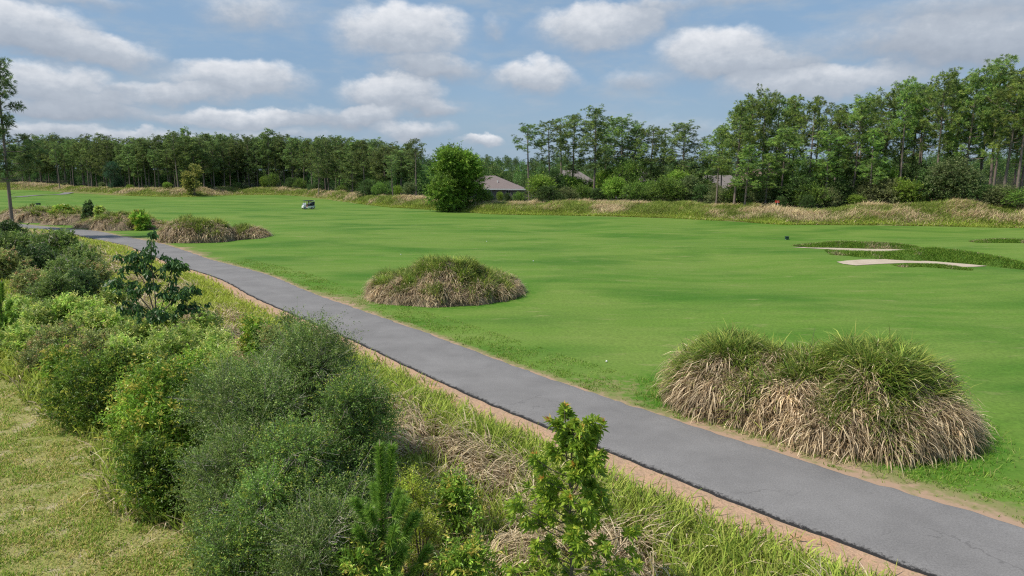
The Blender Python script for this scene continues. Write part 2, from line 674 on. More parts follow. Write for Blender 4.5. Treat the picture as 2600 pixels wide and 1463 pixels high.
M_FAIR = ground_mat('fairway_turf', fairway_nodes, .9, (9.0, .35, .03))
M_PATH = ground_mat('asphalt', path_nodes, .88, (40.0, .35, .01))
M_DIRT = ground_mat('sandy_dirt', dirt_nodes, .97, (8.0, .8, .05))
M_LAWN = ground_mat('dry_lawn', lawn_nodes, .95, (14.0, .8, .03))
M_TERR = ground_mat('rough_ground', terrain_nodes, .97, (3.0, .5, .1))
M_SAND = ground_mat('bunker_sand', sand_nodes, .95, (10.0, .3, .02))

# ------------------------------------------------------------------ lines on the ground, taken as ground points
UP = [(166, 581), (249, 587), (298, 599), (406, 618), (456, 633), (538, 662), (621, 682), (700, 705), (767, 737), (1010, 823), (1093, 850),
      (1208, 897), (1313, 935), (1419, 973), (1546, 1015), (1608, 1037), (1783, 1091), (1971, 1152), (2089, 1195), (2207, 1230), (2348, 1270),
      (2600, 1343)]
up = [(-100., 116.), (-80., 108.)] + [at(*p) for p in UP] + [(13.6, 11.6), (17., 8.2), (22., 3.), (30., -5.)]
up = np.array(up)


def resample(p, n):
    d = np.concatenate([[0], np.cumsum(np.linalg.norm(np.diff(p, axis=0), axis=1))])
    s = np.linspace(0, d[-1], n)
    return np.stack([np.interp(s, d, p[:, i]) for i in (0, 1)], 1), s


def smooth(p, k=7, it=3):
    for _ in range(it):
        q = np.pad(p, ((k // 2, k // 2), (0, 0)), mode='edge')
        p = np.stack([np.convolve(q[:, i], np.ones(k) / k, 'valid') for i in (0, 1)], 1)
    return p


PU, PS = resample(up, 1300)
PU = smooth(PU, 27, 3)
PT = unit(np.gradient(PU, axis=0))
PN = np.stack([PT[:, 1], -PT[:, 0]], 1)           # towards the near (lower) side
PW = 3.5
PLOW = PU + PN * PW

FAR = [(-40, 486), (100, 485), (190, 490), (300, 497), (400, 500), (485, 501), (560, 497), (650, 495), (740, 496), (838, 508), (909, 518), (970, 526),
       (1100, 534), (1250, 545), (1500, 549), (1716, 555), (1868, 563), (1970, 571), (2220, 573), (2420, 576), (2600, 580), (2700, 584)]
far = np.array([at(*p) for p in FAR])
far_a = np.arctan2(far[:, 0], far[:, 1])
far_r = np.hypot(far[:, 0], far[:, 1])
_da = np.linspace(far_a[0], far_a[-1], 400)
_dr = np.interp(_da, far_a, far_r)
_dr = np.convolve(np.pad(_dr, 6, mode='edge'), np.ones(13) / 13, 'valid')


def far_radius(a):
    return np.interp(a, _da, _dr)


BANK_PX = np.array([-40, 200, 500, 800, 1000, 1250, 1500, 1900, 2100, 2250, 2400, 2600, 2800])
BANK_H = np.array([1.8, 1.8, 2.1, 1.6, 1.6, 1.4, 1.5, 1.7, 1.5, 2.1, 2.6, 2.0, 1.8])
BANK_A = np.arctan((BANK_PX - 1300) / FPX)


def bank_s(x, y):
    a, r = np.arctan2(x, np.maximum(y, 1e-3)), np.hypot(x, y)
    s = r - far_radius(a)
    return np.where(y < 5, -50.0, s), a


def dist_line(x, y, pl):
    """distance to a dense polyline's points"""
    sh = np.shape(x)
    q = np.stack([np.ravel(x), np.ravel(y)], 1)
    out = np.empty(len(q))
    for i in range(0, len(q), 20000):
        d = q[i:i + 20000, None, :] - pl[None]
        out[i:i + 20000] = np.sqrt((d * d).sum(-1).min(1))
    return out.reshape(sh)


PU_S = PU[::3]
PLOW_S = PLOW[::3]


def undul(x, y):
    d = dist_line(x, y, PU_S)
    dl = dist_line(x, y, PLOW_S)
    f = sstep(2.5, 12, d) * (d < dl)
    h = .55 * (vnoise(x, y, 26, 2, 2) - .5) + .5 * (vnoise(x, y, 11, 1, 5) - .5)
    return h * f


def hgt(x, y):
    x, y = np.asarray(x, float), np.asarray(y, float)
    s, a = bank_s(x, y)
    r = np.hypot(x, y)
    H = np.interp(a, BANK_A, BANK_H)
    w = 7 + .035 * r
    n = .55 + .9 * vnoise(x, y, 7, 3, 8)
    bank = H * n * sstep(-.5, w, s) - .45 * H * sstep(w, 2.4 * w, s)
    hill = 9 * sstep(330, 620, r) + 3 * sstep(330, 620, r) * (vnoise(x, y, 160, 2, 4) - .5)
    inner = undul(x, y) * sstep(0, 6, -s)
    return bank + hill + inner


def inside(poly, x, y):
    x, y = np.ravel(x), np.ravel(y)
    c = np.zeros(len(x), bool)
    px, py = poly[:, 0], poly[:, 1]
    for i in range(len(poly)):
        x1, y1, x2, y2 = px[i - 1], py[i - 1], px[i], py[i]
        if y1 == y2:
            continue
        m = ((y1 > y) != (y2 > y)) & (x < (x2 - x1) * (y - y1) / (y2 - y1) + x1)
        c ^= m
    return c


# fairway outline: path edge, then left, far edge and right
i0 = int(np.argmin(np.hypot(PU[:, 0] + 80, PU[:, 1] - 108)))
edge = PU[i0::8] - PN[i0::8] * .0
far_pts = np.stack([np.sin(_da) * _dr, np.cos(_da) * _dr], 1)[::3]
FAIR = np.concatenate([edge[::-1], [(-120., 150.), (-190., 220.), (-260., 290.)], far_pts, [(120., 120.), (140., 60.), (60., -5.)]], 0)

# bunkers
BUNK_A = np.array([at(*p, z=-.1) for p in [(2123, 675), (2150, 672), (2187, 669), (2235, 667), (2285, 665), (2327, 667), (2411, 673), (2470, 678), (2506, 682),
                                  (2470, 684), (2439, 684), (2411, 682), (2369, 677), (2330, 675), (2299, 675), (2243, 678), (2205, 680), (2173, 682), (2140, 679)]])
BUNK_B = np.array([at(*p, z=-.1) for p in [(2010, 634.5), (2060, 632), (2090, 631), (2150, 631), (2200, 631), (2260, 633), (2315, 636), (2295, 639), (2260, 642), (2220, 645.5),
                                  (2175, 645), (2140, 642), (2100, 638), (2050, 636.5)]])

# ------------------------------------------------------------------ mounds of tall grass: humps (x, y, rx, ry, turn, height)
def hump(px, py_base, top, rxp, ry, dy=0.0, turn=0.0, grass=.4):
    """px and base row of the hump's front, top row, half width in photo px, depth radius in m"""
    x, y = at(px, py_base)
    yc = y + ry * .92 + dy
    xc = xcol(px, py_base, yc)
    return (xc, yc, rxp / FPX * math.hypot(xc, yc) * .94, ry, turn, max(.25, zrow(top, yc + .25 * ry) - grass))


MOUNDS = {
    'centre': [hump(1125, 777, 668, 190, 4.4), hump(1130, 777, 644, 120, 3.6, .6), hump(1040, 772, 676, 110, 3.2, .4), hump(1240, 765, 684, 88, 3.2, .2)],
    'right': [hump(1868, 1085, 846, 182, 2.7, 0.3, -.35, .5), hump(1775, 1045, 866, 80, 2.0, 0.3, -.3, .5), hump(2200, 1186, 866, 195, 3.0, .5, -.35, .5), hump(2325, 1165, 940, 100, 1.9, .3, -.2, .5), hump(2020, 1135, 880, 240, 2.3, .5, -.38, .5), hump(2110, 1168, 960, 170, 2.0, .2, -.4, .5)],
    'twin': [hump(505, 617, 552, 92, 3.6), hump(455, 617, 582, 45, 2.6), hump(625, 609, 572, 52, 3.0)],
    'beside': [hump(320, 586, 538, 72, 4.0), hump(390, 584, 560, 60, 3.5), hump(265, 580, 550, 55, 4.5)],
    'left': [hump(130, 566, 522, 60, 6.0), hump(215, 572, 532, 75, 6.0), hump(75, 560, 525, 45, 6.0), hump(175, 562, 527, 90, 7.0)],
}


def mound_h(humps, x, y, seed):
    f = np.zeros(np.shape(x))
    for (cx, cy, rx, ry, t, h) in humps:
        dx, dy = x - cx, y - cy
        u, v = dx * math.cos(t) + dy * math.sin(t), -dx * math.sin(t) + dy * math.cos(t)
        d = np.sqrt((u / rx) ** 2 + (v / ry) ** 2) + .22 * (vnoise(x, y, 1.1 + .1 * rx, 3, seed) - .5)
        f = np.maximum(f, h * np.clip(1 - d ** 2.6, 0, 1) ** .58)
    lump = .70 + .60 * vnoise(x, y, .55 + .035 * np.mean([q[1] for q in humps]) / 2, 2, seed + 40)
    return f * lump


def mounds_all(x, y):
    f = np.zeros(np.shape(x))
    for i, h in enumerate(MOUNDS.values()):
        f = np.maximum(f, mound_h(h, x, y, i + 20))
    return f


# ------------------------------------------------------------------ ground sheets
def sheet_attr(x, y):
    d = dist_line(x, y, PU_S)
    worn = np.clip(1.05 - d / .75, 0, 1)
    # wider worn turf at the mound by the path and the paler corner left of the centre mound
    worn = np.maximum(worn, .95 * np.clip(1.05 - d / 1.9, 0, 1) * sstep(4, 6, x) + .0)
    for (cx, cy, rr, v) in ((-11.0, 40.6, 4.0, .56), (3.6, 24.0, 2.5, .40), (6.2, 20.6, 1.6, .55), (9.0, 17.2, 1.3, .75)):
        worn = np.maximum(worn, v * np.clip(1.3 - np.hypot(x - cx, y - cy) / rr, 0, 1))
    f = np.zeros(np.shape(x))
    for h in MOUNDS.values():
        for (cx, cy, rx, ry, t, hh) in h:
            dd = np.hypot((x - cx) / (rx + 1.1), (y - cy) / (ry + 1.1))
            f = np.maximum(f, 1 - sstep(.86, 1.12, dd))
    return np.stack([worn, f, 0 * f], 1)


def cdt_sheet(name, poly, lift, mat, steps, attr=None, zf=hgt):
    """outline + a scatter of inner points, draped over the terrain"""
    pts = [tuple(p) for p in poly]
    nb = len(pts)
    inner = []
    for (x0, x1, y0, y1, st) in steps:
        gx, gy = np.meshgrid(np.arange(x0, x1, st), np.arange(y0, y1, st))
        q = np.stack([gx.ravel(), gy.ravel()], 1) + rng.uniform(-.2, .2, (gx.size, 2)) * st
        m = inside(poly, q[:, 0], q[:, 1])
        q = q[m]
        if len(q):
            q = q[dist_line(q[:, 0], q[:, 1], resample(np.vstack([poly, poly[:1]]), 700)[0]) > .35 * st]
        inner.append(q)
    inner = np.concatenate(inner) if inner else np.zeros((0, 2))
    allp = [Vector(p) for p in pts] + [Vector(p) for p in inner]
    vs, es, fs, *_ = delaunay_2d_cdt(allp, [], [list(range(nb))], 1, 1e-4)
    V = np.array([(v[0], v[1]) for v in vs])
    z = zf(V[:, 0], V[:, 1]) + lift
    g = Geo()
    T = np.array([f for f in fs if len(f) == 3])
    c = attr(V[:, 0], V[:, 1]) if attr else np.ones((len(V), 3))
    g.add(np.column_stack([V, z]), T, c, 0, True)
    return kind(g.build(name, mat), 'structure')


def axis(*spec):
    out = []
    for a, b, st in spec:
        out.append(np.arange(a, b, st))
    return np.unique(np.concatenate(out))


def build_ground():
    gx = axis((-1100, -300, 50), (-300, -120, 4), (-120, -40, 2.5), (-40, 20, 1.0), (20, 170, 3), (170, 400, 12), (400, 1101, 50))
    gy = axis((-40, 5, 3), (5, 60, 1.0), (60, 240, 2.5), (240, 420, 5), (420, 700, 14), (700, 1101, 50))
    X, Y = np.meshgrid(gx, gy, indexing='ij')
    x, y = X.ravel(), Y.ravel()
    z = hgt(x, y) - .02
    inn = inside(FAIR, x, y)
    z = np.where(inn, z - .3, z)
    s, a = bank_s(x, y)
    r = np.hypot(x, y)
    w = 7 + .035 * r
    n = vnoise(x, y, 5, 4, 1)[:, None]
    n2 = vnoise(x, y, 14, 3, 6)[:, None]
    rough = np.array([.12, .14, .04]) * (1 - n) + np.array([.22, .17, .085]) * n
    rough = rough * (1 - .5 * n2) + np.array([.13, .18, .03]) * .5 * n2
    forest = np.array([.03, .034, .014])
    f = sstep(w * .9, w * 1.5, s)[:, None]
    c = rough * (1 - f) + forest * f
    g = Geo()
    nx, ny = len(gx), len(gy)
    i, j = np.meshgrid(np.arange(nx - 1), np.arange(ny - 1), indexing='ij')
    F = np.stack([i * ny + j, (i + 1) * ny + j, (i + 1) * ny + j + 1, i * ny + j + 1], -1).reshape(-1, 4)
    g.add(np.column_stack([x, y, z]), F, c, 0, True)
    kind(g.build('ground', M_TERR), 'structure')
    cdt_sheet('fairway', FAIR, .0, M_FAIR,
              [(-30, 20, 8, 34, .6), (-60, 40, 34, 62, 1.1), (-110, 70, 62, 110, 2.2), (20, 70, 8, 34, 2.2), (-260, 130, 110, 320, 5.0), (70, 130, 8, 110, 5.0), (-190, -110, 62, 110, 5.0)], sheet_attr)


build_ground()
kind(cdt_sheet('bunker_sand', BUNK_A, .03, M_SAND, [(15, 60, 40, 90, .8)]), 'structure')
kind(cdt_sheet('bunker_sand', BUNK_B, .03, M_SAND, [(15, 60, 40, 110, .8)]), 'structure')


def build_path():
    offs = np.array([-.10, -.03, 0.04, .35, 1.0, 1.75, 2.5, 3.05, 3.3, 3.45, 3.5, 3.62])
    zz = np.array([-.06, .012, .030, .045, .055, .06, .056, .05, .045, .038, .02, -.08])
    dark = np.array([.15, .25, .12, 0, 0, 0, 0, .10, .40, .62, .85, 1.0])
    dust = np.array([.5, .5, .40, .1, 0, 0, 0, .0, 0, 0, 0, 0])
    n, m = len(PU), len(offs)
    jag = (vnoise(PS, PS * 0, .55, 3, 3) - .5) * .22
    jag2 = (vnoise(PS, PS * 0, .5, 4, 9) - .5) * .16
    V = np.zeros((n, m, 3))
    C = np.zeros((n, m, 3))
    for k in range(m):
        o = offs[k] + (jag if k <= 2 else 0) + (jag2 if k >= 9 else 0)
        q = PU + PN * np.reshape(o + 0 * PS, (-1, 1))
        V[:, k, :2] = q
        V[:, k, 2] = zz[k] + .02
        C[:, k, 0], C[:, k, 1] = dark[k], dust[k]
    i, j = np.meshgrid(np.arange(n - 1), np.arange(m - 1), indexing='ij')
    F = np.stack([i * m + j, (i + 1) * m + j, (i + 1) * m + j + 1, i * m + j + 1], -1).reshape(-1, 4)
    g = Geo()
    g.add(V.reshape(-1, 3), F, C.reshape(-1, 3), 0, True)
    kind(g.build('cart_path', M_PATH), 'structure')
    # bare sandy strip along the near side
    g = Geo()
    w = .55 + 1.35 * vnoise(PS, PS * 0, 2.2, 3, 12)
    m = 6
    V = np.zeros((n, m, 3))
    for k in range(m):
        t = k / (m - 1)
        V[:, k, :2] = PLOW + PN * np.reshape(-.12 + t * (w + .12), (-1, 1))
        V[:, k, 2] = .012 + .03 * math.sin(t * 3.1) * vnoise(PS, PS * 0, .8, 2, k) - (.05 if k == m - 1 else 0)
    i, j = np.meshgrid(np.arange(n - 1), np.arange(m - 1), indexing='ij')
    F = np.stack([i * m + j, (i + 1) * m + j, (i + 1) * m + j + 1, i * m + j + 1], -1).reshape(-1, 4)
    g.add(V.reshape(-1, 3), F, (.4, .3, .2), 0, True)
    kind(g.build('dirt_strip', M_DIRT), 'structure')
    # strip of another path far off to the left
    g = Geo()
    q = np.array([at(30, 500), at(65, 497), at(120, 494.5), at(160, 492.8), at(176, 491.2), at(165, 489.5)])
    q, _ = resample(q, 60)
    t = unit(np.gradient(q, axis=0))
    nn = np.stack([t[:, 1], -t[:, 0]], 1)
    V = np.zeros((60, 2, 3))
    for k, o in enumerate((-1.6, 1.6)):
        V[:, k, :2] = q + nn * o
        V[:, k, 2] = hgt(V[:, k, 0], V[:, k, 1]) + .12
    i = np.arange(59)
    g.add(V.reshape(-1, 3), np.stack([i * 2, i * 2 + 2, i * 2 + 3, i * 2 + 1], 1), (0, 0, 0), 0, True)
    kind(g.build('path', M_PATH), 'structure')


build_path()

LAWN_LINE = np.array([(-46., 44.), (-34., 36.), (-26., 30.5), (-19.6, 25.4), (-14.6, 20.6), (-11.2, 17.4), (-8.6, 14.9), (-6.2, 12.4), (-4.6, 10.2), (-3.4, 7.), (-2.5, 0.)])
LL, LS = resample(LAWN_LINE, 260)
LL = smooth(LL, 15, 2)
LL = LL + np.array([.62, .78]) * ((vnoise(LS, LS * 0, 1.6, 4, 15) - .5) * 2.2)[:, None]
LAWN = np.concatenate([LL, [(-60., 0.), (-60., 44.)]], 0)
cdt_sheet('lawn', LAWN, .015, M_LAWN, [(-30, 0, 5, 32, .8)], zf=lambda x, y: 0 * x)

# ------------------------------------------------------------------ grass
TAN, PTAN, DTAN = (.50, .415, .28), (.45, .36, .265), (.22, .17, .115)
GRN, DGRN, YGRN = (.125, .215, .034), (.070, .140, .022), (.25, .305, .055)


def grass_mound(key, label, n, L, W, seed, green_top=.6, group='tall grass mounds on the golf course', kap=(1.2, 2.4), seg=3):
    r = np.random.default_rng(seed)
    humps = MOUNDS[key]
    si = list(MOUNDS).index(key) + 20
    g = Geo()
    H = np.array([(h[0] - max(h[2], h[3]), h[0] + max(h[2], h[3]), h[1] - max(h[2], h[3]), h[1] + max(h[2], h[3])) for h in humps])
    x0, x1, y0, y1 = H[:, 0].min(), H[:, 1].max(), H[:, 2].min(), H[:, 3].max()
    st = (x1 - x0) / 70
    gx, gy = np.arange(x0, x1 + st, st), np.arange(y0, y1 + st, st)
    X, Y = np.meshgrid(gx, gy, indexing='ij')
    f = mound_h(humps, X, Y, si)
    hm = max(h[5] for h in humps)
    z = hgt(X, Y) + f - .03
    ny = len(gy)
    i, j = np.meshgrid(np.arange(len(gx) - 1), np.arange(ny - 1), indexing='ij')
    F = np.stack([i * ny + j, (i + 1) * ny + j, (i + 1) * ny + j + 1, i * ny + j + 1], -1).reshape(-1, 4)
    F = F[(f.ravel()[F] > .01).any(1)]
    base = np.array(DTAN) * .9
    g.add(np.stack([X, Y, z], -1).reshape(-1, 3), F, base, 1, True)
    P = []
    have = 0
    while have < n:
        q = np.stack([r.uniform(x0, x1, n), r.uniform(y0, y1, n)], 1)
        h = mound_h(humps, q[:, 0], q[:, 1], si)
        q = q[h > .04]
        P.append(q)
        have += len(q)
    q = np.concatenate(P)[:n]
    # gather roots into tussocks
    nt = n // 110
    ti = r.integers(0, nt, n)
    tc = q[:nt]
    q = np.where((r.random(n) < .72)[:, None], tc[ti] + r.normal(0, (.17 * L / .7), (n, 2)), q)
    e = .12
    h = mound_h(humps, q[:, 0], q[:, 1], si)
    ok = h > .03
    q, h, ti = q[ok], h[ok], ti[ok]
    n = len(q)
    gxh = (mound_h(humps, q[:, 0] + e, q[:, 1], si) - mound_h(humps, q[:, 0] - e, q[:, 1], si)) / (2 * e)
    gyh = (mound_h(humps, q[:, 0], q[:, 1] + e, si) - mound_h(humps, q[:, 0], q[:, 1] - e, si)) / (2 * e)
    slope = np.hypot(gxh, gyh)
    az = np.arctan2(-gyh, -gxh) + r.normal(0, .55, n) + 3.4 * (vnoise(q[:, 0], q[:, 1], .9, 3, si + 3) - .5)
    az = np.where(slope < .35, r.uniform(0, 2 * np.pi, n), az)
    loose = r.random(n) < .16
    az = np.where(loose, r.uniform(0, 2 * np.pi, n), az)
    rel = h / hm
    patch = vnoise(q[:, 0], q[:, 1], .28 * (x1 - x0) ** .6, 3, si + 7)
    gp = np.clip((rel - green_top) * 1.7 + (patch - .5) * 2.6 + (vnoise(q[:, 0], q[:, 1], .35 + .004 * q[:, 1].mean(), 2, si + 9) - .5) * 1.6 + .40, .04, .93)
    isg = r.random(n) < gp
    cg = pal(n, [GRN, (.17, .25, .045), YGRN, (.30, .34, .09), DGRN], .2, r)
    cd_ = pal(n, [TAN, PTAN, DTAN, (.36, .27, .18), (.60, .50, .38)], .22, r)
    tj = (1 + r.normal(0, .28, nt)).clip(.45, 1.6)[ti][:, None]
    az = az + r.normal(0, .55, nt)[ti] * np.where(slope > .5, .6, 1.3)
    tl = r.uniform(.6, 1.4, nt)[ti]
    tth = r.normal(0, .22, nt)[ti]
    band = (.55 + .9 * vnoise(q[:, 0], q[:, 1], .5 + .003 * q[:, 1].mean(), 2, si + 15))[:, None]
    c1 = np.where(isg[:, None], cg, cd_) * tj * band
    c0 = np.where(isg[:, None], cg * .6 + np.array(DTAN) * .2, cd_ * .58)  # root colours darkened to paint the shaded gaps between tussocks
    Ls = L * tl * np.where(r.random(n) < .03, 1.3, r.uniform(.5, 1.15, n)) * np.where(isg, .95, 1.1)
    k = np.where(isg, r.uniform(.5, 1.5, n), r.uniform(kap[0], kap[1], n))
    th = np.where(isg, r.uniform(.05, .55, n), r.uniform(.35, 1.15, n)) + np.clip(slope * .28, 0, .6) + tth
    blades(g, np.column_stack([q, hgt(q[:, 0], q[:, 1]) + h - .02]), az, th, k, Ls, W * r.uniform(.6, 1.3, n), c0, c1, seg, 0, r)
    # a fringe of short turf and fallen straw round the foot
    o = tag(g.build('grass_mound', [M_BLADE, M_SOIL]), label, 'grass mound', group)
    return o


grass_mound('right', 'largest mound of tall straw and green grass with two humps, beside the near path', 52000, .72, .031, 41, .62)
grass_mound('centre', 'single dome of tall dry grass alone on the fairway in the middle', 46000, .58, .032, 42, .5)
grass_mound('twin', 'twin-humped dry grass mound at the far bend of the cart path', 22000, .75, .05, 43, .6)
grass_mound('beside', 'brown matted grass mound on the path edge left of the twin-humped mound', 18000, .75, .055, 44, .62)
grass_mound('left', 'long low straw and green grass mound at the far left edge of the fairway', 24000, .8, .06, 45, .6)


def rough_grass():
    """overgrown strip between the path and the shrubs"""
    r = np.random.default_rng(51)
    g = Geo()
    d = np.hypot(PU[:, 0], PU[:, 1])
    w = np.where((PU[:, 1] > 5), 1 / np.maximum(d, 8) ** .9, 0)
    w /= w.sum()
    n = 290000
    i = r.choice(len(PU), n, p=w)
    t = .30 + 19 * r.random(n) ** 1.7
    q = PLOW[i] + PN[i] * t[:, None] + PT[i] * r.uniform(-.4, .4, n)[:, None]
    wob = 1.15 * vnoise(PS, PS * 0, 2.2, 3, 12)[i] - .08
    inl = inside(LAWN, q[:, 0], q[:, 1])
    ok = (~inl) & (q[:, 1] > 7.5) & (np.abs(q[:, 0]) < .86 * q[:, 1] + 2) & (t > .35 + wob + .5 * r.random(n) - .5 * (r.random(n) < .08))
    q, t = q[ok], t[ok]
    n = len(q)
    dist = np.hypot(q[:, 0], q[:, 1])
    p1 = vnoise(q[:, 0], q[:, 1], 1.7, 3, 31)
    p2 = vnoise(q[:, 0], q[:, 1], .45, 2, 32)
    dry = np.clip((p1 - .46) * 5 + .15, 0, .92) * sstep(1.7, 3.8, t) * .9 + .05
    dry = dry * (1 - .85 * sstep(5.5, 8.5, t))
    nd = sstep(3.2, 1.6, np.hypot((q[:, 0] + .6) / 1.3, (q[:, 1] - 13.6) / 1.8)) * sstep(1.6, 2.8, t)
    dry = np.clip(dry + .22 * nd * (.3 + p1), 0, .92)
    isd = r.random(n) < dry
    far_y = sstep(22, 40, dist)[:, None]
    cg = pal(n, [(.25, .345, .048), (.31, .39, .065), (.17, .265, .033), (.34, .38, .09)], .18, r)
    cg = cg * (1 - far_y * .6) + far_y * .6 * pal(n, [(.38, .42, .06), (.31, .38, .05)], .14, r)
    cdry = pal(n, [TAN, PTAN, (.64, .55, .43), (.56, .47, .35), DTAN], .2, r)
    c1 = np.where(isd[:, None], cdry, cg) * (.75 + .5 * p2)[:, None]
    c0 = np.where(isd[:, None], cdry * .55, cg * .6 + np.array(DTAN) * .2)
    L = np.where(isd, r.uniform(.5, 1.15, n), r.uniform(.32, .80, n)) * (.55 + .45 * sstep(.6, 2.6, t)) * (.8 + .5 * p1)
    W = (.016 + .0009 * dist) * r.uniform(.7, 1.4, n)
    az = r.uniform(0, 2 * np.pi, n)
    az = np.where(isd, -2.2 + 2.6 * (vnoise(q[:, 0], q[:, 1], .8, 2, 35) - .5) * 3 + r.normal(0, .5, n), az)
    k = np.where(isd, r.uniform(1.0, 2.2, n), r.uniform(.2, 1.2, n))
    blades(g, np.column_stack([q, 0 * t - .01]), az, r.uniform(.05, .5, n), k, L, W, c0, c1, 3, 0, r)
    kind(tag(g.build('rough_grass', [M_BLADE]), 'tall yellow-green and straw grass overgrowing the strip beside the path', 'grass'), 'stuff')


def lawn_grass():
    r = np.random.default_rng(52)
    g = Geo()
    n = 520000
    y = 8 + 36 * r.random(n) ** 1.8
    x = -y * r.uniform(.2, .86, n)
    ok = inside(LAWN, x, y)
    x, y = x[ok], y[ok]
    p = vnoise(x, y, .55, 3, 61)
    p2 = vnoise(x, y, 1.9, 2, 62)
    keep = r.random(len(x)) < np.clip((p - .36) * 4, .16, 1)
    x, y, p2 = x[keep], y[keep], p2[keep]
    n = len(x)
    c = np.where((r.random(n) < p2)[:, None], pal(n, [(.15, .235, .032), (.20, .265, .045), (.10, .185, .02)], .25, r), pal(n, [(.33, .30, .11), (.40, .33, .17), (.27, .275, .07)], .18, r))
    blades(g, np.column_stack([x, y, 0 * x + .01]), r.uniform(0, 6.28, n), r.uniform(.2, .9, n), r.uniform(.2, .9, n), r.uniform(.05, .13, n), r.uniform(.012, .022, n) * (.6 + y / 30), c * 1.0, c * 1.3, 2, 0, r)
    kind(tag(g.build('lawn_grass', [M_BLADE]), 'short thin yellow-green lawn grass with bare sandy patches', 'grass'), 'stuff')


def verge_grass():
    """longer turf tufts along the far side of the path and round the near mound"""
    r = np.random.default_rng(53)
    g = Geo()
    n = 60000
    w = np.where((PU[:, 1] > 4) & (PU[:, 1] < 60), 1 / np.maximum(np.hypot(PU[:, 0], PU[:, 1]), 8), 0)
    i = r.choice(len(PU), n, p=w / w.sum())
    t = .25 + 2.6 * r.random(n) ** 1.6
    q = PU[i] - PN[i] * t[:, None] + PT[i] * r.uniform(-.4, .4, n)[:, None]
    f = mounds_all(q[:, 0], q[:, 1])
    pp = vnoise(q[:, 0], q[:, 1], .6, 3, 71)
    worn = sheet_attr(q[:, 0], q[:, 1])[:, 0]
    ok = (f < .05) & (r.random(n) < np.clip((pp - .3) * 3 - worn * 1.2, 0.02, 1)) & (np.abs(q[:, 0]) < .85 * q[:, 1])
    q, t, worn = q[ok], t[ok], worn[ok]
    n = len(q)
    h = MOUNDS['right']
    m = 46000
    P = np.stack([r.uniform(3, 17, m), r.uniform(14, 28, m)], 1)
    dmin = np.full(m, 9.)
    for (cx, cy, rx, ry, tt, hh) in h:
        dx, dy = P[:, 0] - cx, P[:, 1] - cy
        u, v = dx * math.cos(tt) + dy * math.sin(tt), -dx * math.sin(tt) + dy * math.cos(tt)
        dmin = np.minimum(dmin, np.hypot(u / (rx + .3), v / (ry + .3)))
    P = P[(dmin > .9) & (dmin < 1.35) & (r.random(m) < 1.5 - dmin) & (dist_line(P[:, 0], P[:, 1], PU_S) > .5)]
    P = P[((P[:, 0] - PU[np.argmin(((P[:, None] - PU_S[None]) ** 2).sum(-1), 1) * 3][:, 0]) * 0 + P[:, 1]) > np.interp(P[:, 0], PU[:, 0], PU[:, 1])]
    q = np.concatenate([q, P])
    L = np.concatenate([r.uniform(.04, .12, n), r.uniform(.08, .30, len(P))])
    n = len(q)
    c = pal(n, [(.15, .27, .03), (.20, .30, .045), (.12, .23, .025), (.27, .30, .10)], .18, r)
    dist = np.hypot(q[:, 0], q[:, 1])
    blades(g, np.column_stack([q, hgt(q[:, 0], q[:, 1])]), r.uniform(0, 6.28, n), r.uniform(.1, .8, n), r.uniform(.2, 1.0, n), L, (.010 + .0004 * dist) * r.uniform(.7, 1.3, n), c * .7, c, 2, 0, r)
    kind(tag(g.build('verge_grass', [M_BLADE]), 'bright green tufted turf along the fairway side of the path', 'grass'), 'stuff')


def bank_grass():
    r = np.random.default_rng(54)
    g = Geo()
    n = 330000
    a = r.uniform(-.72, .70, n)
    R0 = far_radius(a)
    wid = 7 + .035 * R0
    s = -.6 + (wid * 1.5) * r.random(n) ** .9
    # keep about even density in the picture
    keep = r.random(n) < np.clip(150 / R0, .45, 1)
    a, R0, wid, s = a[keep], R0[keep], wid[keep], s[keep]
    # ragged outline of the fairway's far edge
    x, y = (R0 + s) * np.sin(a), (R0 + s) * np.cos(a)
    rag = vnoise(x, y, 5, 3, 81)
    ok = s > (rag - .5) * 3.0
    x, y, s, wid, R0, a = x[ok], y[ok], s[ok], wid[ok], R0[ok], a[ok]
    n = len(x)
    p = vnoise(x, y, 7, 3, 82)
    p3 = vnoise(x, y, 2.2, 2, 83)
    front = 1 - sstep(.12, .42, s / wid + .25 * (p - .5))
    dry = np.clip(.22 + (p - .5) * 3.0 + (p3 - .5) * 1.2 + .22 * sstep(.2, .8, s / wid) + .15 * sstep(.1, .5, a), .03, .95) * (1 - .88 * front)
    isd = r.random(n) < dry
    cg = pal(n, [(.21, .28, .06), (.27, .32, .075), (.15, .22, .04)], .16, r)
    cf = pal(n, [(.26, .33, .05), (.19, .29, .035), (.31, .34, .075)], .14, r)
    cg = np.where((r.random(n) < front)[:, None], cf, cg)
    cdry = pal(n, [(.44, .37, .23), (.38, .31, .20), (.49, .42, .27), (.28, .21, .14)], .18, r)
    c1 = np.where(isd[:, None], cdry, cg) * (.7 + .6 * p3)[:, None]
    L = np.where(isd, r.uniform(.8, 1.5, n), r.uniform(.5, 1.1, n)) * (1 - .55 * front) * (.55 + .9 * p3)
    W = (.03 + R0 * .00045) * r.uniform(.7, 1.4, n)
    az = np.where(isd, .2 + 2.4 * (p - .5) * 2 + r.normal(0, .6, n), r.uniform(0, 6.28, n))
    k = np.where(isd, r.uniform(.9, 2.0, n), r.uniform(.2, 1.0, n))
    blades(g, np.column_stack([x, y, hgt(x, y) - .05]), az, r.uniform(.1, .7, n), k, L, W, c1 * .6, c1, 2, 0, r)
    kind(tag(g.build('bank_grass', [M_BLADE]), 'long bank of tall straw and green grass along the far side of the fairway', 'grass'), 'stuff')


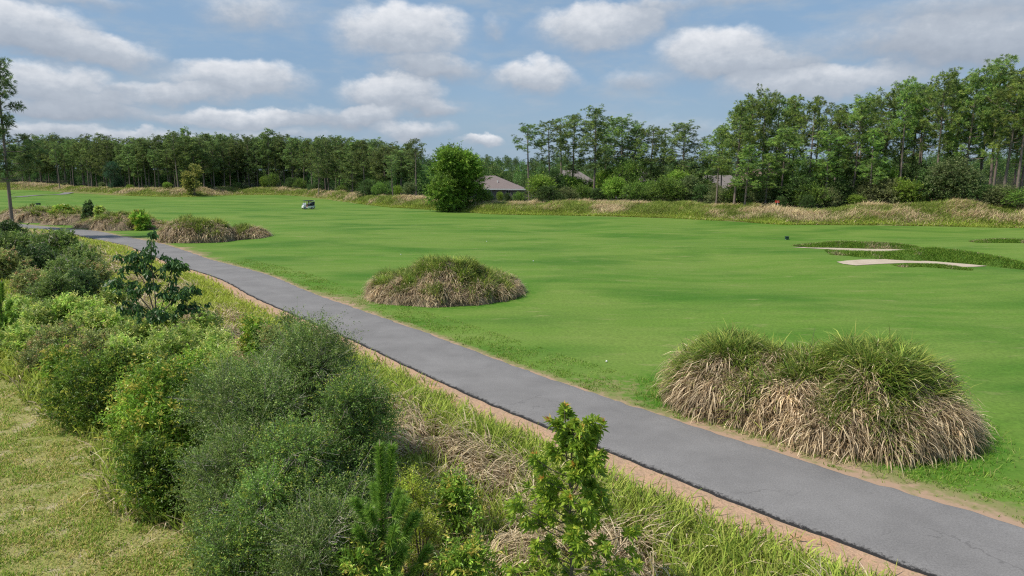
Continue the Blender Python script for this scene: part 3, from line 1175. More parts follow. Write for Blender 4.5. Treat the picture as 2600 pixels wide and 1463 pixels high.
def bunker_lips():
    for nm, label, pts, hh, n, dryp, sd in (
            ('a', 'dark green grass bank between the two sand bunkers', [(2100, 648), (2160, 650), (2220, 656), (2290, 659), (2360, 656), (2420, 662), (2480, 668), (2540, 674), (2610, 679)], [.2, .3, .42, .62, .95, 1.0, .95, .85, .6], 26000, .10, 1),
            ('b', 'thin grassy lip with a straw patch behind the far sand bunker', [(2030, 629), (2090, 627), (2150, 627), (2210, 628), (2270, 629), (2330, 630)], [.25, .5, .6, .6, .55, .3], 12000, .25, 2),
            ('d', 'short dark turf lip in front of the near sand bunker', [(2275, 679.5), (2330, 678), (2385, 681), (2430, 685), (2470, 688)], [.1, .2, .26, .22, .1], 5000, .03, 4),
            ('c', 'low brown-green grass lip at the right edge beyond the bunkers', [(2470, 613), (2520, 614), (2570, 615), (2620, 616)], [.2, .3, .35, .4], 5000, .4, 3)):
        r = np.random.default_rng(90 + sd)
        g = Geo()
        c = np.array([at(*p) for p in pts])
        cc, s = resample(c, 80)
        d = np.concatenate([[0], np.cumsum(np.linalg.norm(np.diff(c, axis=0), axis=1))])
        hc = np.interp(s, d, hh)
        wd = {'a': 2.2, 'd': .7}.get(nm, 1.3)
        t = unit(np.gradient(cc, axis=0))
        nn = np.stack([-t[:, 1], t[:, 0]], 1)
        m = 9
        V = np.zeros((80, m, 3))
        for k in range(m):
            u = k / (m - 1) * 2 - 1
            V[:, k, :2] = cc + nn * (u * wd)
            V[:, k, 2] = hgt(V[:, k, 0], V[:, k, 1]) - .03 + hc * (1 - u * u) * (.85 + .3 * vnoise(V[:, k, 0], V[:, k, 1], 2, 2, 5)) * np.sin(np.linspace(.05, 3.09, 80)) ** .4
        i, j = np.meshgrid(np.arange(79), np.arange(m - 1), indexing='ij')
        F = np.stack([i * m + j, (i + 1) * m + j, (i + 1) * m + j + 1, i * m + j + 1], -1).reshape(-1, 4)
        g.add(V.reshape(-1, 3), F, (.07, .13, .02), 1, True)
        ii = r.uniform(0, 78.9, n)
        uu = r.uniform(0, m - 1.01, n)
        a, b = ii.astype(int), uu.astype(int)
        fa, fb = (ii - a)[:, None], (uu - b)[:, None]
        P = (V[a, b] * (1 - fa) + V[a + 1, b] * fa) * (1 - fb) + (V[a, b + 1] * (1 - fa) + V[a + 1, b + 1] * fa) * fb
        pt = vnoise(P[:, 0], P[:, 1], 2.0, 3, 40 + sd)
        isd = r.random(n) < np.clip(dryp + (pt - .62) * 4 * (uu < 3.5), 0, .9)
        col = np.where(isd[:, None], pal(n, [PTAN, DTAN, TAN], .2, r), pal(n, [(.095, .205, .018), (.13, .24, .026), (.07, .155, .015), (.19, .27, .04)], .16, r))
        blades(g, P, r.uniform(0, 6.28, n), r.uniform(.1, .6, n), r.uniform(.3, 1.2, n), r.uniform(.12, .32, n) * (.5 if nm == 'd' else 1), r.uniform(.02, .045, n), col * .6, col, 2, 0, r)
        tag(g.build('grass_bank', [M_BLADE, M_SOIL]), label, 'grass bank', 'grass banks round the bunkers')


rough_grass()
lawn_grass()
verge_grass()
bank_grass()
bunker_lips()

# ------------------------------------------------------------------ trees
BARKS = [(.20, .165, .14), (.15, .125, .11)]


def pine_parts(seed, H=22.0, c0=.45, Rc=3.2, nb=46, dens=1.0, lean=.3, needle=.50, wid=.052, cols=None, top=.8):
    r = np.random.default_rng(seed)
    gt, gc = Geo(), Geo()
    zs = np.linspace(0, 1, 12)
    ph = r.uniform(0, 6.28)
    tr = np.stack([lean * np.sin(zs * 2.2 + ph) - lean * math.sin(ph), lean * np.cos(zs * 1.7 + ph) - lean * math.cos(ph), zs * H], 1)
    rad = .19 * (1 - zs) ** .75 + .035
    rad[0] *= 1.25
    bark = np.array([.21, .17, .145])
    tube(gt, tr, rad, bark, 7)
    cols = cols or [(.062, .098, .036), (.085, .125, .044), (.045, .076, .030), (.115, .150, .052), (.07, .11, .048)]
    ga = 2.4
    A, B, RA = [], [], []
    TP, TD, TC = [], [], []
    for k in range(nb):
        t = (k + r.random()) / nb
        z = H * (c0 + (1 - c0) * t * .985)
        p0 = np.array([np.interp(z, tr[:, 2], tr[:, 0]), np.interp(z, tr[:, 2], tr[:, 1]), z])
        prof = (max(0., 1 - abs(t - .42) ** 2.2 * 2.2) ** .8) * (.72 + .28 * math.sin(3 * t + seed)) + .08
        ln = Rc * prof * r.uniform(.45, 1.2)
        if r.random() < .12:
            ln *= .4
        az = ga * k + r.normal(0, .5)
        up = r.uniform(-.08, .5) + .7 * t ** 2
        d = unit(np.array([math.cos(az), math.sin(az), up]))
        pm = p0 + d * ln * .55 + np.array([0, 0, -.05 * ln])
        pe = p0 + d * ln + np.array([0, 0, .16 * ln])
        A += [p0, pm]
        B += [pm, pe]
        RA += [.022 + .014 * ln, .014 + .008 * ln]
        bt = r.uniform(.8, 1.25)
        m = max(2, int(ln * 1.75 * dens + 1))
        for _ in range(m):
            s = r.uniform(.38, 1.02)
            q = (p0 * (1 - s / .55) + pm * s / .55) if s < .55 else (pm * (1 - (s - .55) / .45) + pe * (s - .55) / .45)
            sd = unit(d + r.normal(0, .75, 3) + np.array([0, 0, .35]))
            e = q + sd * r.uniform(.25, .75) * (.5 + .25 * ln)
            A.append(q)
            B.append(e)
            RA.append(.014)
            pt = bt * r.uniform(.75, 1.3)
            for _ in range(r.integers(6, 10)):
                o = r.normal(0, 1, 3) * np.array([.19, .19, .14])
                TP.append(e + o)
                TD.append(unit(o * 3.2 + sd * .3 + np.array([0, 0, .35]) + r.normal(0, .2, 3)))
                TC.append(pt)
    for k in range(6):          # dead stubs under the crown
        z = H * r.uniform(.55 * c0, c0)
        p0 = np.array([np.interp(z, tr[:, 2], tr[:, 0]), np.interp(z, tr[:, 2], tr[:, 1]), z])
        az = r.uniform(0, 6.28)
        A.append(p0)
        B.append(p0 + np.array([math.cos(az), math.sin(az), r.uniform(-.1, .3)]) * r.uniform(.4, 1.5))
        RA.append(.03)
    sticks(gt, A, B, np.array(RA), np.array(RA) * .55, bark * .85)
    TP, TD, TC = np.array(TP), np.array(TD), np.array(TC)
    nn = 13
    P = np.repeat(TP, nn, 0)
    D = unit(np.repeat(TD, nn, 0) * .9 + r.normal(0, .42, (len(P), 3)))
    tc = pal(len(TP), cols, .2, r) * TC[:, None]
    c = np.repeat(tc, nn, 0) * (1 + r.normal(0, .12, (len(P), 1))).clip(.6, 1.5)
    leaves(gc, P, D, needle * r.uniform(.7, 1.2, len(P)), wid, c, .12, 0, r)
    return [('trunk', gt.mesh('trunk', [M_BARK])), ('crown', gc.mesh('crown', [M_PINE]))]


def shrub_parts(seed, H, Rr, nlobe, nspray, slen, nl, ll, lw, cols, tips=None, tipf=.12, bark=(.16, .13, .10), twig=.006, lobe=(.32, .5), z0=.30, upb=.35,
                fill=.55, mat=None, droop=.15, lobez=1.0, jit=.18, name=('trunk', 'crown'), spread=.6, barktwig=None, trunk_r=.03, twigf=.3, longb=0):
    """trunk with limbs, and leafy sprays spread through a lobed volume"""
    r = np.random.default_rng(seed)
    gt, gc = Geo(), Geo()
    C, LR = [], []
    for k in range(nlobe):
        lr = Rr * r.uniform(*lobe)
        zc = r.uniform(z0 * H, H - lr * lobez * .9)
        f = math.sin(math.pi * min(1, max(.12, (zc / H) * .8 + .12))) ** .6
        rho = max(0, Rr * f - lr * .75) * math.sqrt(r.random())
        th = r.uniform(0, 6.28)
        C.append((rho * math.cos(th), rho * math.sin(th), zc))
        LR.append(lr)
    C[0] = (Rr * .05, 0, H - LR[0] * lobez * .95)
    C, LR = np.array(C), np.array(LR)
    for k in range(nlobe):
        b = np.array([r.normal(0, .06 * Rr), r.normal(0, .06 * Rr), -.05])
        m = np.array([C[k, 0] * .35, C[k, 1] * .35, C[k, 2] * .5]) + r.normal(0, .06 * Rr, 3)
        tube(gt, [b, m, C[k]], [trunk_r, trunk_r * .7, trunk_r * .35], bark, 5)
    p = LR ** 2 / (LR ** 2).sum()
    i = r.choice(nlobe, nspray, p=p)
    d = unit(r.normal(size=(nspray, 3)) + np.array([0, 0, .25]))
    rad = (fill + (1 - fill) * r.random(nspray) ** .6) * (1 + r.normal(0, .10, nspray))
    q = C[i] + d * (LR[i] * rad)[:, None] * np.array([1, 1, lobez])
    q[:, 2] = np.maximum(q[:, 2], .08 + .1 * r.random(nspray))
    sd = unit(d + np.array([0, 0, upb]) + r.normal(0, .35, (nspray, 3)))
    L = slen * r.uniform(.4, 1.4, nspray) * np.where(r.random(nspray) < .07, 2.0, 1.0)
    e = q + sd * L[:, None]
    tw = r.random(nspray) < twigf
    sticks(gt, (q - d * (LR[i] * .3)[:, None])[tw], e[tw], twig, twig * .5, barktwig or bark)
    for _ in range(longb):
        k = r.integers(nlobe)
        dd = unit(np.array([r.normal(), r.normal(), abs(r.normal(0, .45)) + .02]))
        a0 = C[k] * np.array([.3, .3, .75])
        e0 = C[k] + dd * LR[k] * r.uniform(1.0, 1.35)
        mm = (a0 + e0) / 2 + np.array([0, 0, .12 * Rr])
        tube(gt, [a0, mm, e0], [twig * 2.2, twig * 1.7, twig * .7], barktwig or bark, 4)
        for _ in range(7):
            f = r.uniform(.45, .98)
            b0 = a0 * (1 - f) ** 2 + 2 * mm * f * (1 - f) + e0 * f * f
            sticks(gt, [b0], [b0 + unit(dd + r.normal(0, .7, 3)) * r.uniform(.12, .35)], twig * 1.0, twig * .5, barktwig or bark)
    t = r.random((nspray, nl))
    P = (q[:, None] + (e - q)[:, None] * t[..., None]).reshape(-1, 3) + r.normal(0, .02 * Rr ** .5, (nspray * nl, 3))
    D = unit(np.repeat(sd, nl, 0) * (1 - spread) + unit(r.normal(size=(nspray * nl, 3))) * spread + np.array([0, 0, .12]))
    lobetint = (1 + r.normal(0, .2, nlobe)).clip(.6, 1.5)[i]
    sprc = pal(nspray, cols, jit, r) * lobetint[:, None]
    c = np.repeat(sprc, nl, 0)
    if tips is not None:
        tip = (r.random(nspray) < tipf)
        tm = np.repeat(tip, nl) & (t.ravel() > .45)
        c = np.where(tm[:, None], pal(len(c), tips, .15, r), c)
    c = c * (1 + r.normal(0, .14, (len(c), 1))).clip(.55, 1.6)
    leaves(gc, P, D, ll * r.uniform(.5, 1.45, len(P)), lw * r.uniform(.7, 1.25, len(P)), c, droop, 0, r)
    return [(name[0], gt.mesh(name[0], [M_BARK])), (name[1], gc.mesh(name[1], [mat or M_LEAF]))]


PINES = [pine_parts(100 + k, 22, c, rc, nb, dn) for k, (c, rc, nb, dn) in enumerate(
    [(.36, 4.0, 56, .95), (.42, 3.6, 52, 1.0), (.30, 4.4, 64, .85), (.48, 3.5, 44, 1.0), (.40, 4.2, 54, .95), (.34, 3.9, 58, .8), (.55, 3.5, 36, .9), (.28, 4.6, 66, .85)])]
SPARSE = [pine_parts(130 + k, 22, c, rc, nb, dn) for k, (c, rc, nb, dn) in enumerate([(.48, 3.9, 36, .66), (.55, 2.9, 28, .7), (.42, 4.0, 40, .64), (.70, 3.6, 22, .85)])]
BUSH_C = [(.075, .135, .026), (.10, .17, .032), (.055, .105, .024), (.13, .20, .04)]
BUSHES = [shrub_parts(150 + k, 4.0, 2.3, 9, 900, .5, 9, .17, .09, c) for k, c in enumerate(
    [BUSH_C, [(.07, .11, .04), (.095, .135, .055), (.13, .16, .075)], [(.10, .18, .024), (.14, .225, .034), (.17, .24, .045)], [(.05, .095, .026), (.07, .12, .034), (.04, .075, .024)], [(.11, .135, .055), (.14, .165, .08), (.08, .11, .045)]])]


def gz(x, y):
    return float(hgt(np.array([x]), np.array([y]))[0])


def skyline(px, table):
    t = np.array(table, float)
    return np.interp(px, t[:, 0] * 1.0097, t[:, 1] * 1.0097)


def pine_at(px, Y, toprow, parts, label, group, r, H=22.0, wx=1.0):
    x = xcol(px, 440, Y)
    z = gz(x, Y)
    h = zrow(toprow, Y) - z
    s = h / H
    w = wx * (min(s * 1.05, s * .4 + .68) if s > 1 else s * .55 + .45)
    return place(parts, 'pine_tree', (x, Y, z - .1), label, 'pine tree', group, r.uniform(0, 6.28), (w, w, s))


rt = np.random.default_rng(77)
LEFT_SKY = [(40, 372), (60, 366), (110, 358), (165, 350), (210, 356), (300, 354), (350, 350), (420, 346), (500, 347), (570, 342), (610, 354), (640, 350), (690, 341), (720, 352), (750, 352), (800, 347), (850, 350), (900, 352), (950, 360), (1000, 366), (1060, 385), (1120, 393)]
# left forest wall: front rows of single pines
LG = 'pines of the dense forest along the left horizon'
LLAB = 'tall dark pine packed among others in the forest wall along the left horizon'
for row, (dd, npx, off) in enumerate(((0, 44, 0), (9, 46, 9), (20, 46, 4))):
    for k in range(npx):
        px = 40 + (k + .5 + rt.uniform(-.35, .35)) * (1060 - 40) / npx
        a = math.atan((px - 1300) / FPX)
        base = float(far_radius(a)) * math.cos(a)
        Y = base + (24 if px < 560 else 30) + dd + rt.uniform(-3, 3) + (8 if px > 900 else 0)
        top = skyline(px, LEFT_SKY) + (rt.normal(5, 8) if row < 2 else rt.uniform(-4, 8))
        if rt.random() < .14 and row == 0:
            top -= rt.uniform(6, 14)
        if rt.random() < .18 and row == 0:
            top += rt.uniform(10, 35)
        pine_at(px, Y, top, PINES[rt.integers(len(PINES))], LLAB, LG, rt, wx=rt.uniform(.95, 1.4))
for (px, Y, top, pt, lab) in (
        (1056, 172, 357, SPARSE[3], 'lone slim pine with a small round tuft, left of the big rounded green tree'),
        (807, 222, 358, PINES[2], 'broad pine with pale bare trunk at the front of the forest, above the golf carts'),
        (996, 168, 398, SPARSE[0], 'short pine with bare lower trunk on the bank left of the rounded green tree'),
        (148, 296, 362, SPARSE[1], 'slender pale-trunked pine standing forward at the left end of the forest'),
        (222, 292, 356, PINES[3], 'pale-trunked pine just left of the dark blue-green conifer')):
    pine_at(px, Y, top, pt, lab, None, rt)

# middle group
for (px, Y, top, pt, lab) in (
        (1345, 158, 322, SPARSE[3], 'leftmost thin pine of the middle group, by the brown hipped roof'),
        (1398, 156, 318, SPARSE[0], 'open-crowned pine second from the left in the middle group'),
        (1428, 166, 308, SPARSE[1], 'very thin sparse pine between two fuller pines of the middle group'),
        (1452, 160, 298, PINES[5], 'pine with a narrow full crown left of the tallest middle-group pine'),
        (1508, 152, 288, PINES[4], 'tallest pine of the middle group with a thick dark trunk'),
        (1540, 165, 315, PINES[6], 'pine just right of the tallest one of the middle group'),
        (1576, 158, 304, PINES[7], 'wide dense pine in the heart of the middle group'),
        (1607, 163, 318, PINES[2], 'pine with forked spreading limbs right of centre in the middle group'),
        (1652, 155, 327, SPARSE[2], 'airy pine with see-through crown in the right half of the middle group'),
        (1683, 162, 334, SPARSE[0], 'small thin pine next to the last one of the middle group'),
        (1732, 152, 318, PINES[7], 'broad triangular pine at the right end of the middle group'),
        (1800, 150, 398, PINES[5], 'low pine in the gap between the middle group and the right stand')):
    pine_at(px, Y, top, pt, lab, 'middle group of pines behind the fairway', rt, wx=1.42)

RIGHT_SKY = [(1780, 330), (1810, 300), (1845, 265), (1890, 242), (1940, 237), (1990, 246), (2050, 248), (2090, 262), (2120, 268), (2160, 252), (2220, 240), (2280, 206), (2320, 212), (2370, 190), (2410, 196), (2450, 178), (2500, 152), (2530, 170), (2560, 196), (2600, 185)]
RGR = 'pines of the tall stand on the right'
BRIGHT = [(.076, .126, .038), (.102, .152, .043), (.054, .094, .033), (.130, .178, .050), (.085, .132, .05)]
RP = [pine_parts(170 + k, 22, c, rc, nb, dn, cols=BRIGHT) for k, (c, rc, nb, dn) in enumerate([(.42, 3.9, 50, .95), (.50, 3.7, 42, 1.0), (.32, 4.4, 58, .85), (.56, 3.5, 38, .95), (.45, 4.2, 48, .9)])]
front = [(1822, 128, 330, 0), (1895, 120, 372, 2), (1948, 121, 392, 2), (1868, 124, 262, 2), (1905, 131, 252, 1), (1938, 127, 244, 4), (1985, 124, 330, 0), (2012, 130, 252, 3), (2058, 126, 254, 1), (2100, 122, 345, 4), (2128, 128, 272, 2),
         (2168, 124, 256, 0), (2215, 120, 330, 2), (2240, 126, 244, 4), (2290, 121, 208, 3), (2335, 125, 222, 1), (2378, 119, 194, 0), (2420, 122, 250, 4), (2448, 117, 184, 2), (2488, 121, 230, 1), (2520, 115, 155, 3), (2552, 112, 188, 0), (2588, 110, 178, 3), (2606, 113, 210, 2)]
rl = ['leftmost pine of the right stand, with an open lopsided crown', 'left one of two low full-crowned pines before the reddish roof', 'right one of two low full-crowned pines before the reddish roof', 'tall pine near the left end of the right stand, just behind the leftmost', None, None, 'shorter bright-crowned pine under the left part of the right stand', None, None,
      'low bushy pine in the middle of the right stand', None, None, 'pine with low yellow-green crown in front of the right stand', None, 'pine with a dark airy top rising above its neighbours in the right stand', None, None, None, None, None,
      'tallest pine in the scene, near the right edge', None, 'pine with a long pale bare trunk at the right edge', None]
for k, (px, Y, top, v) in enumerate(front):
    pine_at(px, Y, top, RP[v], rl[k] or 'tall bright green pine standing among its like in the dense right stand', RGR, rt, wx=rt.uniform(.9, 1.25))
for k in range(19):
    px = 1815 + (k + rt.random()) * 815 / 19
    Y = 134 + rt.uniform(0, 16) - (px - 1815) * .014
    top = skyline(px, RIGHT_SKY) + abs(rt.normal(0, 14)) + 6
    pine_at(px, Y, top, (RP + SPARSE)[rt.integers(9)] if rt.random() < .7 else PINES[rt.integers(8)], 'tall pine in the back rows of the right stand, partly hidden by nearer pines', RGR, rt, wx=rt.uniform(.85, 1.15))

# left edge pine
LP = pine_parts(190, 22, .34, 3.0, 46, 1.4, lean=.25, needle=.5, wid=.05, cols=[(.042, .075, .033), (.056, .095, .038), (.075, .112, .04)])
pine_at(15, 80, 148, LP, 'tall pine cut by the left edge of the photo, nearer than the forest', None, rt)
pine_at(-60, 92, 250, PINES[0], 'pine mostly outside the left edge behind the tall near one', None, rt)

# distant woods, one mass
def mass(name, label, pts, protos, r, wob=.25):
    g = Geo()
    for (x, y, s) in pts:
        V, F, C = (PR_LEAF if s < 0 else protos)[r.integers(4)]
        s = abs(s)
        th = r.uniform(0, 6.28)
        c, sn = math.cos(th), math.sin(th)
        W = V * np.array([s, s, s * r.uniform(.85, 1.2)])
        W = np.stack([W[:, 0] * c - W[:, 1] * sn, W[:, 0] * sn + W[:, 1] * c, W[:, 2]], 1)
        W += np.array([x, y, gz(x, y) - .3])
        g.add(W, F, C * r.uniform(.75, 1.25) * np.array([r.uniform(.85, 1.15), 1, r.uniform(.9, 1.2)]))
    return kind(tag(g.build(name, [M_LEAF]), label, 'trees'), 'stuff')


def crown_proto(seed, H, Rr, n, ll, cols, zlow=.25, pine=False):
    r = np.random.default_rng(seed)
    nl = 11
    C = np.stack([r.normal(0, .36 * Rr, nl), r.normal(0, .36 * Rr, nl), r.uniform(zlow * H, H * .86, nl)], 1)
    C[0] = (0, 0, H * .88)
    LR = Rr * r.uniform(.32, .55, nl)
    i = r.integers(0, nl, n)
    d = unit(r.normal(size=(n, 3)) + np.array([0, 0, .3]))
    P = C[i] + d * (LR[i] * (.5 + .5 * r.random(n)))[:, None]
    g = Geo()
    c = pal(n, cols, .2, r) * (1 + r.normal(0, .14, nl))[i][:, None]
    leaves(g, P, unit(d + r.normal(0, .7, (n, 3))), ll * r.uniform(.6, 1.3, n), ll * .5, c, .1, 0, r)
    tube(g, [(0, 0, 0), (0, 0, H * .8)], [.2, .08], (.14, .115, .095), 5)
    return np.concatenate(g.V), g.F[0][0], np.concatenate(g.C)


def proto_all(*a, **k):
    V, F, C = crown_proto(*a, **k)
    return V, F, C


PR_PINE = [proto_all(300 + k, 20, 3.0, 520, .8, [(.045, .085, .03), (.06, .11, .034), (.035, .07, .026)], .5) for k in range(4)]
PR_LEAF = [proto_all(310 + k, 12, 4.2, 700, .7, [(.06, .12, .03), (.08, .15, .035), (.045, .09, .028), (.10, .15, .05)], .22) for k in range(4)]
rm = np.random.default_rng(88)
pts = []
for k in range(360):                      # behind the single pines of the left wall
    px = rm.uniform(-40, 1180)
    a = math.atan((px - 1300) / FPX)
    Y = float(far_radius(a)) * math.cos(a) + rm.uniform(58, 110)
    pts.append((xcol(px, 440, Y), Y, rm.uniform(.9, 1.05) * (zrow(skyline(px, LEFT_SKY) + rm.uniform(8, 26), Y) - 1) / 20))
for k in range(300):
    px = rm.uniform(-40, 1180)
    a = math.atan((px - 1300) / FPX)
    Y = float(far_radius(a)) * math.cos(a) + rm.uniform(36, 70)
    pts.append((xcol(px, 440, Y), Y, -rm.uniform(.45, .85)))
mass('forest', 'dark pine forest filling in behind the front pines on the left horizon', pts, PR_PINE, rm)
pts = []
for k in range(520):
    px = rm.uniform(1080, 2680)
    Y = rm.uniform(300, 660)
    pts.append((xcol(px, 440, Y), Y, rm.uniform(.75, 1.1)))
for k in range(130):
    px = rm.uniform(1000, 1900)
    Y = rm.uniform(215, 300)
    pts.append((xcol(px, 440, Y), Y, rm.uniform(.55, .9)))
mass('distant_woods', 'distant mixed woods closing the horizon behind the houses', pts, PR_LEAF, rm)

# the big rounded tree, the conifer, the flowering magnolia
BIG = shrub_parts(401, 11.8, 5.6, 26, 4200, .95, 14, .36, .15, [(.092, .172, .028), (.12, .21, .036), (.068, .132, .022), (.15, .235, .042)], z0=.12, lobe=(.22, .36), upb=.45, fill=.5, trunk_r=.14, mat=M_TREE, twig=.012)
x, y = xcol(1143, 440, 141), 141.
zz = gz(x, y)
place(BIG, 'round_tree', (x, y, zz - .3), 'big rounded feathery bright green tree alone on the far bank, left of the brown roof', 'tree', None, 1.0, (1.25, 1.25, (zrow(376, y) - zz + .3) / 12.0))
CON = shrub_parts(402, 9, 3.4, 20, 1500, .55, 11, .24, .08, [(.030, .075, .048), (.04, .09, .055), (.025, .06, .04)], z0=.1, lobe=(.22, .34), upb=-.1, mat=M_TREE)
y = 268.
x = xcol(290, 440, y)
place(CON, 'conifer', (x, y, gz(x, y)), 'dark blue-green rounded conifer in front of the left forest', 'conifer', None, 0, (1.2, 1.2, (zrow(411, y) - gz(x, y)) / 9.2))
MAG = shrub_parts(403, 8, 2.6, 16, 1300, .4, 9, .26, .14, [(.10, .12, .035), (.14, .15, .045), (.07, .10, .03)], tips=[(.27, .26, .10), (.22, .23, .07)], tipf=.5, z0=.1, mat=M_TREE, lobe=(.25, .38))
y = 232.
x = xcol(490, 440, y)
place(MAG, 'magnolia_tree', (x, y, gz(x, y)), 'upright yellowish flowering tree in front of the left forest', 'tree', None, 0, (1.45, 1.45, (zrow(415, y) - gz(x, y)) / 8.2))

# understorey along the tree lines: px, depth, top row, width factor, kind, label
UL = 'leafy understorey shrub at the foot of the left forest'
UM = 'dense green shrub under the middle group of pines'
UR = 'shrub in the shady undergrowth below the right stand of pines'
ru = np.random.default_rng(99)


def bush(px, Y, top, v, wf, label, group):
    x = xcol(px, 440, Y)
    z = gz(x, Y)
    top += ru.uniform(-20, 8) if 1350 < px < 2610 else 0
    v = int(ru.integers(5)) if ru.random() < .35 and label in (UL, UM, UR) else v
    h = max(.8, zrow(top, Y) - z) / 4.2
    place(BUSHES[v], 'shrub', (x, Y, z - .1), label, 'shrub', group, ru.uniform(0, 6.28), (wf * (.5 + .5 * h), wf * (.5 + .5 * h), h))


for (px, top, v, wf, lab) in (
        (690, 440, 0, 1.1, 'dark leafy shrub clump left of the golf carts at the forest foot'), (668, 448, 2, .9, None), (735, 450, 3, 1.2, None), (760, 452, 0, 1., None), (800, 462, 3, 1.2, None), (625, 470, 1, 1., None),
        (865, 470, 1, 1.1, None), (930, 455, 3, 1.3, 'dark round shrub on the bank left of the rounded tree'), (965, 462, 0, 1.1, None), (1010, 470, 2, .8, None), (1035, 462, 0, 1.2, None),
        (560, 474, 4, .9, None), (205, 470, 2, .9, 'bright green low shrub at the left end of the forest foot'), (165, 464, 1, 1.2, None), (255, 462, 1, 1., None), (325, 468, 2, .9, 'yellow-green low shrub just right of the dark conifer'), (370, 470, 3, .9, None), (420, 462, 3, 1., None), (90, 470, 0, .9, None), (530, 470, 0, 1., None), (600, 462, 3, 1.1, None), (120, 468, 2, .8, None)):
    a = math.atan((px - 1300) / FPX)
    Y = float(far_radius(a)) * math.cos(a) + (16 if px < 560 else 20) + ru.uniform(-2, 4)
    if px > 900:
        Y -= 4
    bush(px, Y, top, v, wf, lab or UL, 'shrubs at the foot of the left forest')
for (px, Y, top, v, wf, lab) in (
        (1368, 146, 455, 2, 1.3, 'rounded light green shrub right of the brown roof'), (1395, 142, 462, 3, 1.5, 'large dark shrub hanging over the bank right of the brown roof'), (1412, 150, 432, 3, .8, 'tall dark narrow shrub between two pine trunks of the middle group'), (1440, 146, 470, 1, 1.2, None),
        (1480, 150, 480, 0, 1.1, None), (1520, 148, 470, 3, 1.2, None), (1565, 146, 455, 2, 1.2, 'bright yellow-green shrub in the middle of the undergrowth'), (1595, 150, 420, 0, 1.0, 'tall leafy shrub beside the grey gabled roof'), (1615, 143, 470, 0, 1.3, None), (1650, 146, 462, 2, 1.1, None),
        (1690, 140, 460, 0, 1.4, None), (1720, 146, 448, 2, 1.2, None), (1755, 140, 452, 2, 1.2, None), (1790, 138, 466, 0, 1.3, None), (1830, 134, 470, 4, 1.3, 'grey-green shrub at the left end of the right stand'), (1862, 132, 476, 4, 1.2, None), (1670, 152, 420, 3, 1.2, None), (1740, 152, 430, 3, 1.2, None), (1545, 156, 440, 3, 1.2, None),
        (1430, 158, 458, 0, 1.2, None), (1460, 160, 462, 2, 1.2, None), (1500, 162, 452, 3, 1.2, None), (1640, 158, 452, 0, 1.3, None), (1580, 160, 446, 0, 1.3, None), (1700, 156, 440, 3, 1.4, None), (1775, 150, 462, 0, 1.4, None), (1815, 146, 464, 4, 1.3, None),
        (1240, 146, 487, 3, .8, None), (1318, 150, 486, 0, .8, None), (1268, 148, 486, 2, .55, 'small round yellow-green bush in front of the stone wall'), (1225, 142, 478, 0, .9, None), (1290, 152, 488, 1, .6, None)):
    bush(px, Y, top, v, wf, lab or UM, 'shrubs under the middle pines')
for (px, Y, top, v, wf, lab) in (
        (1890, 128, 470, 0, 1.4, None), (1915, 134, 450, 3, 1.5, None), (1955, 136, 446, 0, 1.4, None), (1995, 132, 448, 3, 1.4, None), (1935, 122, 492, 4, 1.1, None),
        (1920, 124, 470, 3, 1.1, None), (1960, 126, 455, 4, 1.1, None), (2030, 121, 440, 3, 1.5, 'tall dark green bush in the left half of the right stand'), (2062, 119, 470, 0, 1.3, None), (2105, 120, 472, 4, 1.3, 'pale olive shrub in the middle of the right undergrowth'), (2140, 121, 455, 4, 1.2, None),
        (2175, 119, 490, 2, 1.0, None), (2215, 121, 450, 4, 1.3, None), (2260, 119, 462, 4, 1.4, None), (2300, 117, 455, 2, 1.3, None), (2345, 118, 440, 3, 1.3, None), (2430, 113, 420, 1, 1.5, 'large grey-green tree-like shrub near the right edge'), (2465, 112, 440, 1, 1.5, None), (2500, 111, 470, 3, 1.4, None), (2545, 109, 480, 0, 1.2, None),
        (2590, 107, 470, 0, 1.3, None), (2240, 124, 430, 0, 1.3, None), (2330, 123, 420, 3, 1.3, None), (2090, 126, 430, 0, 1.2, None), (2400, 120, 470, 3, 1.2, None), (2180, 127, 425, 3, 1.2, None), (1990, 118, 505, 0, .7, None), (2055, 116, 508, 2, .7, None)):
    bush(px, Y, top, v, wf, lab or UR, 'shrubs under the right pines')

# ------------------------------------------------------------------ foreground shrubs and saplings
YAU = [(.085, .138, .038), (.112, .172, .050), (.056, .098, .026), (.15, .20, .070)]
YAU_G = [(.095, .165, .040), (.125, .205, .052), (.07, .125, .033)]
TWIG = (.44, .40, .33)


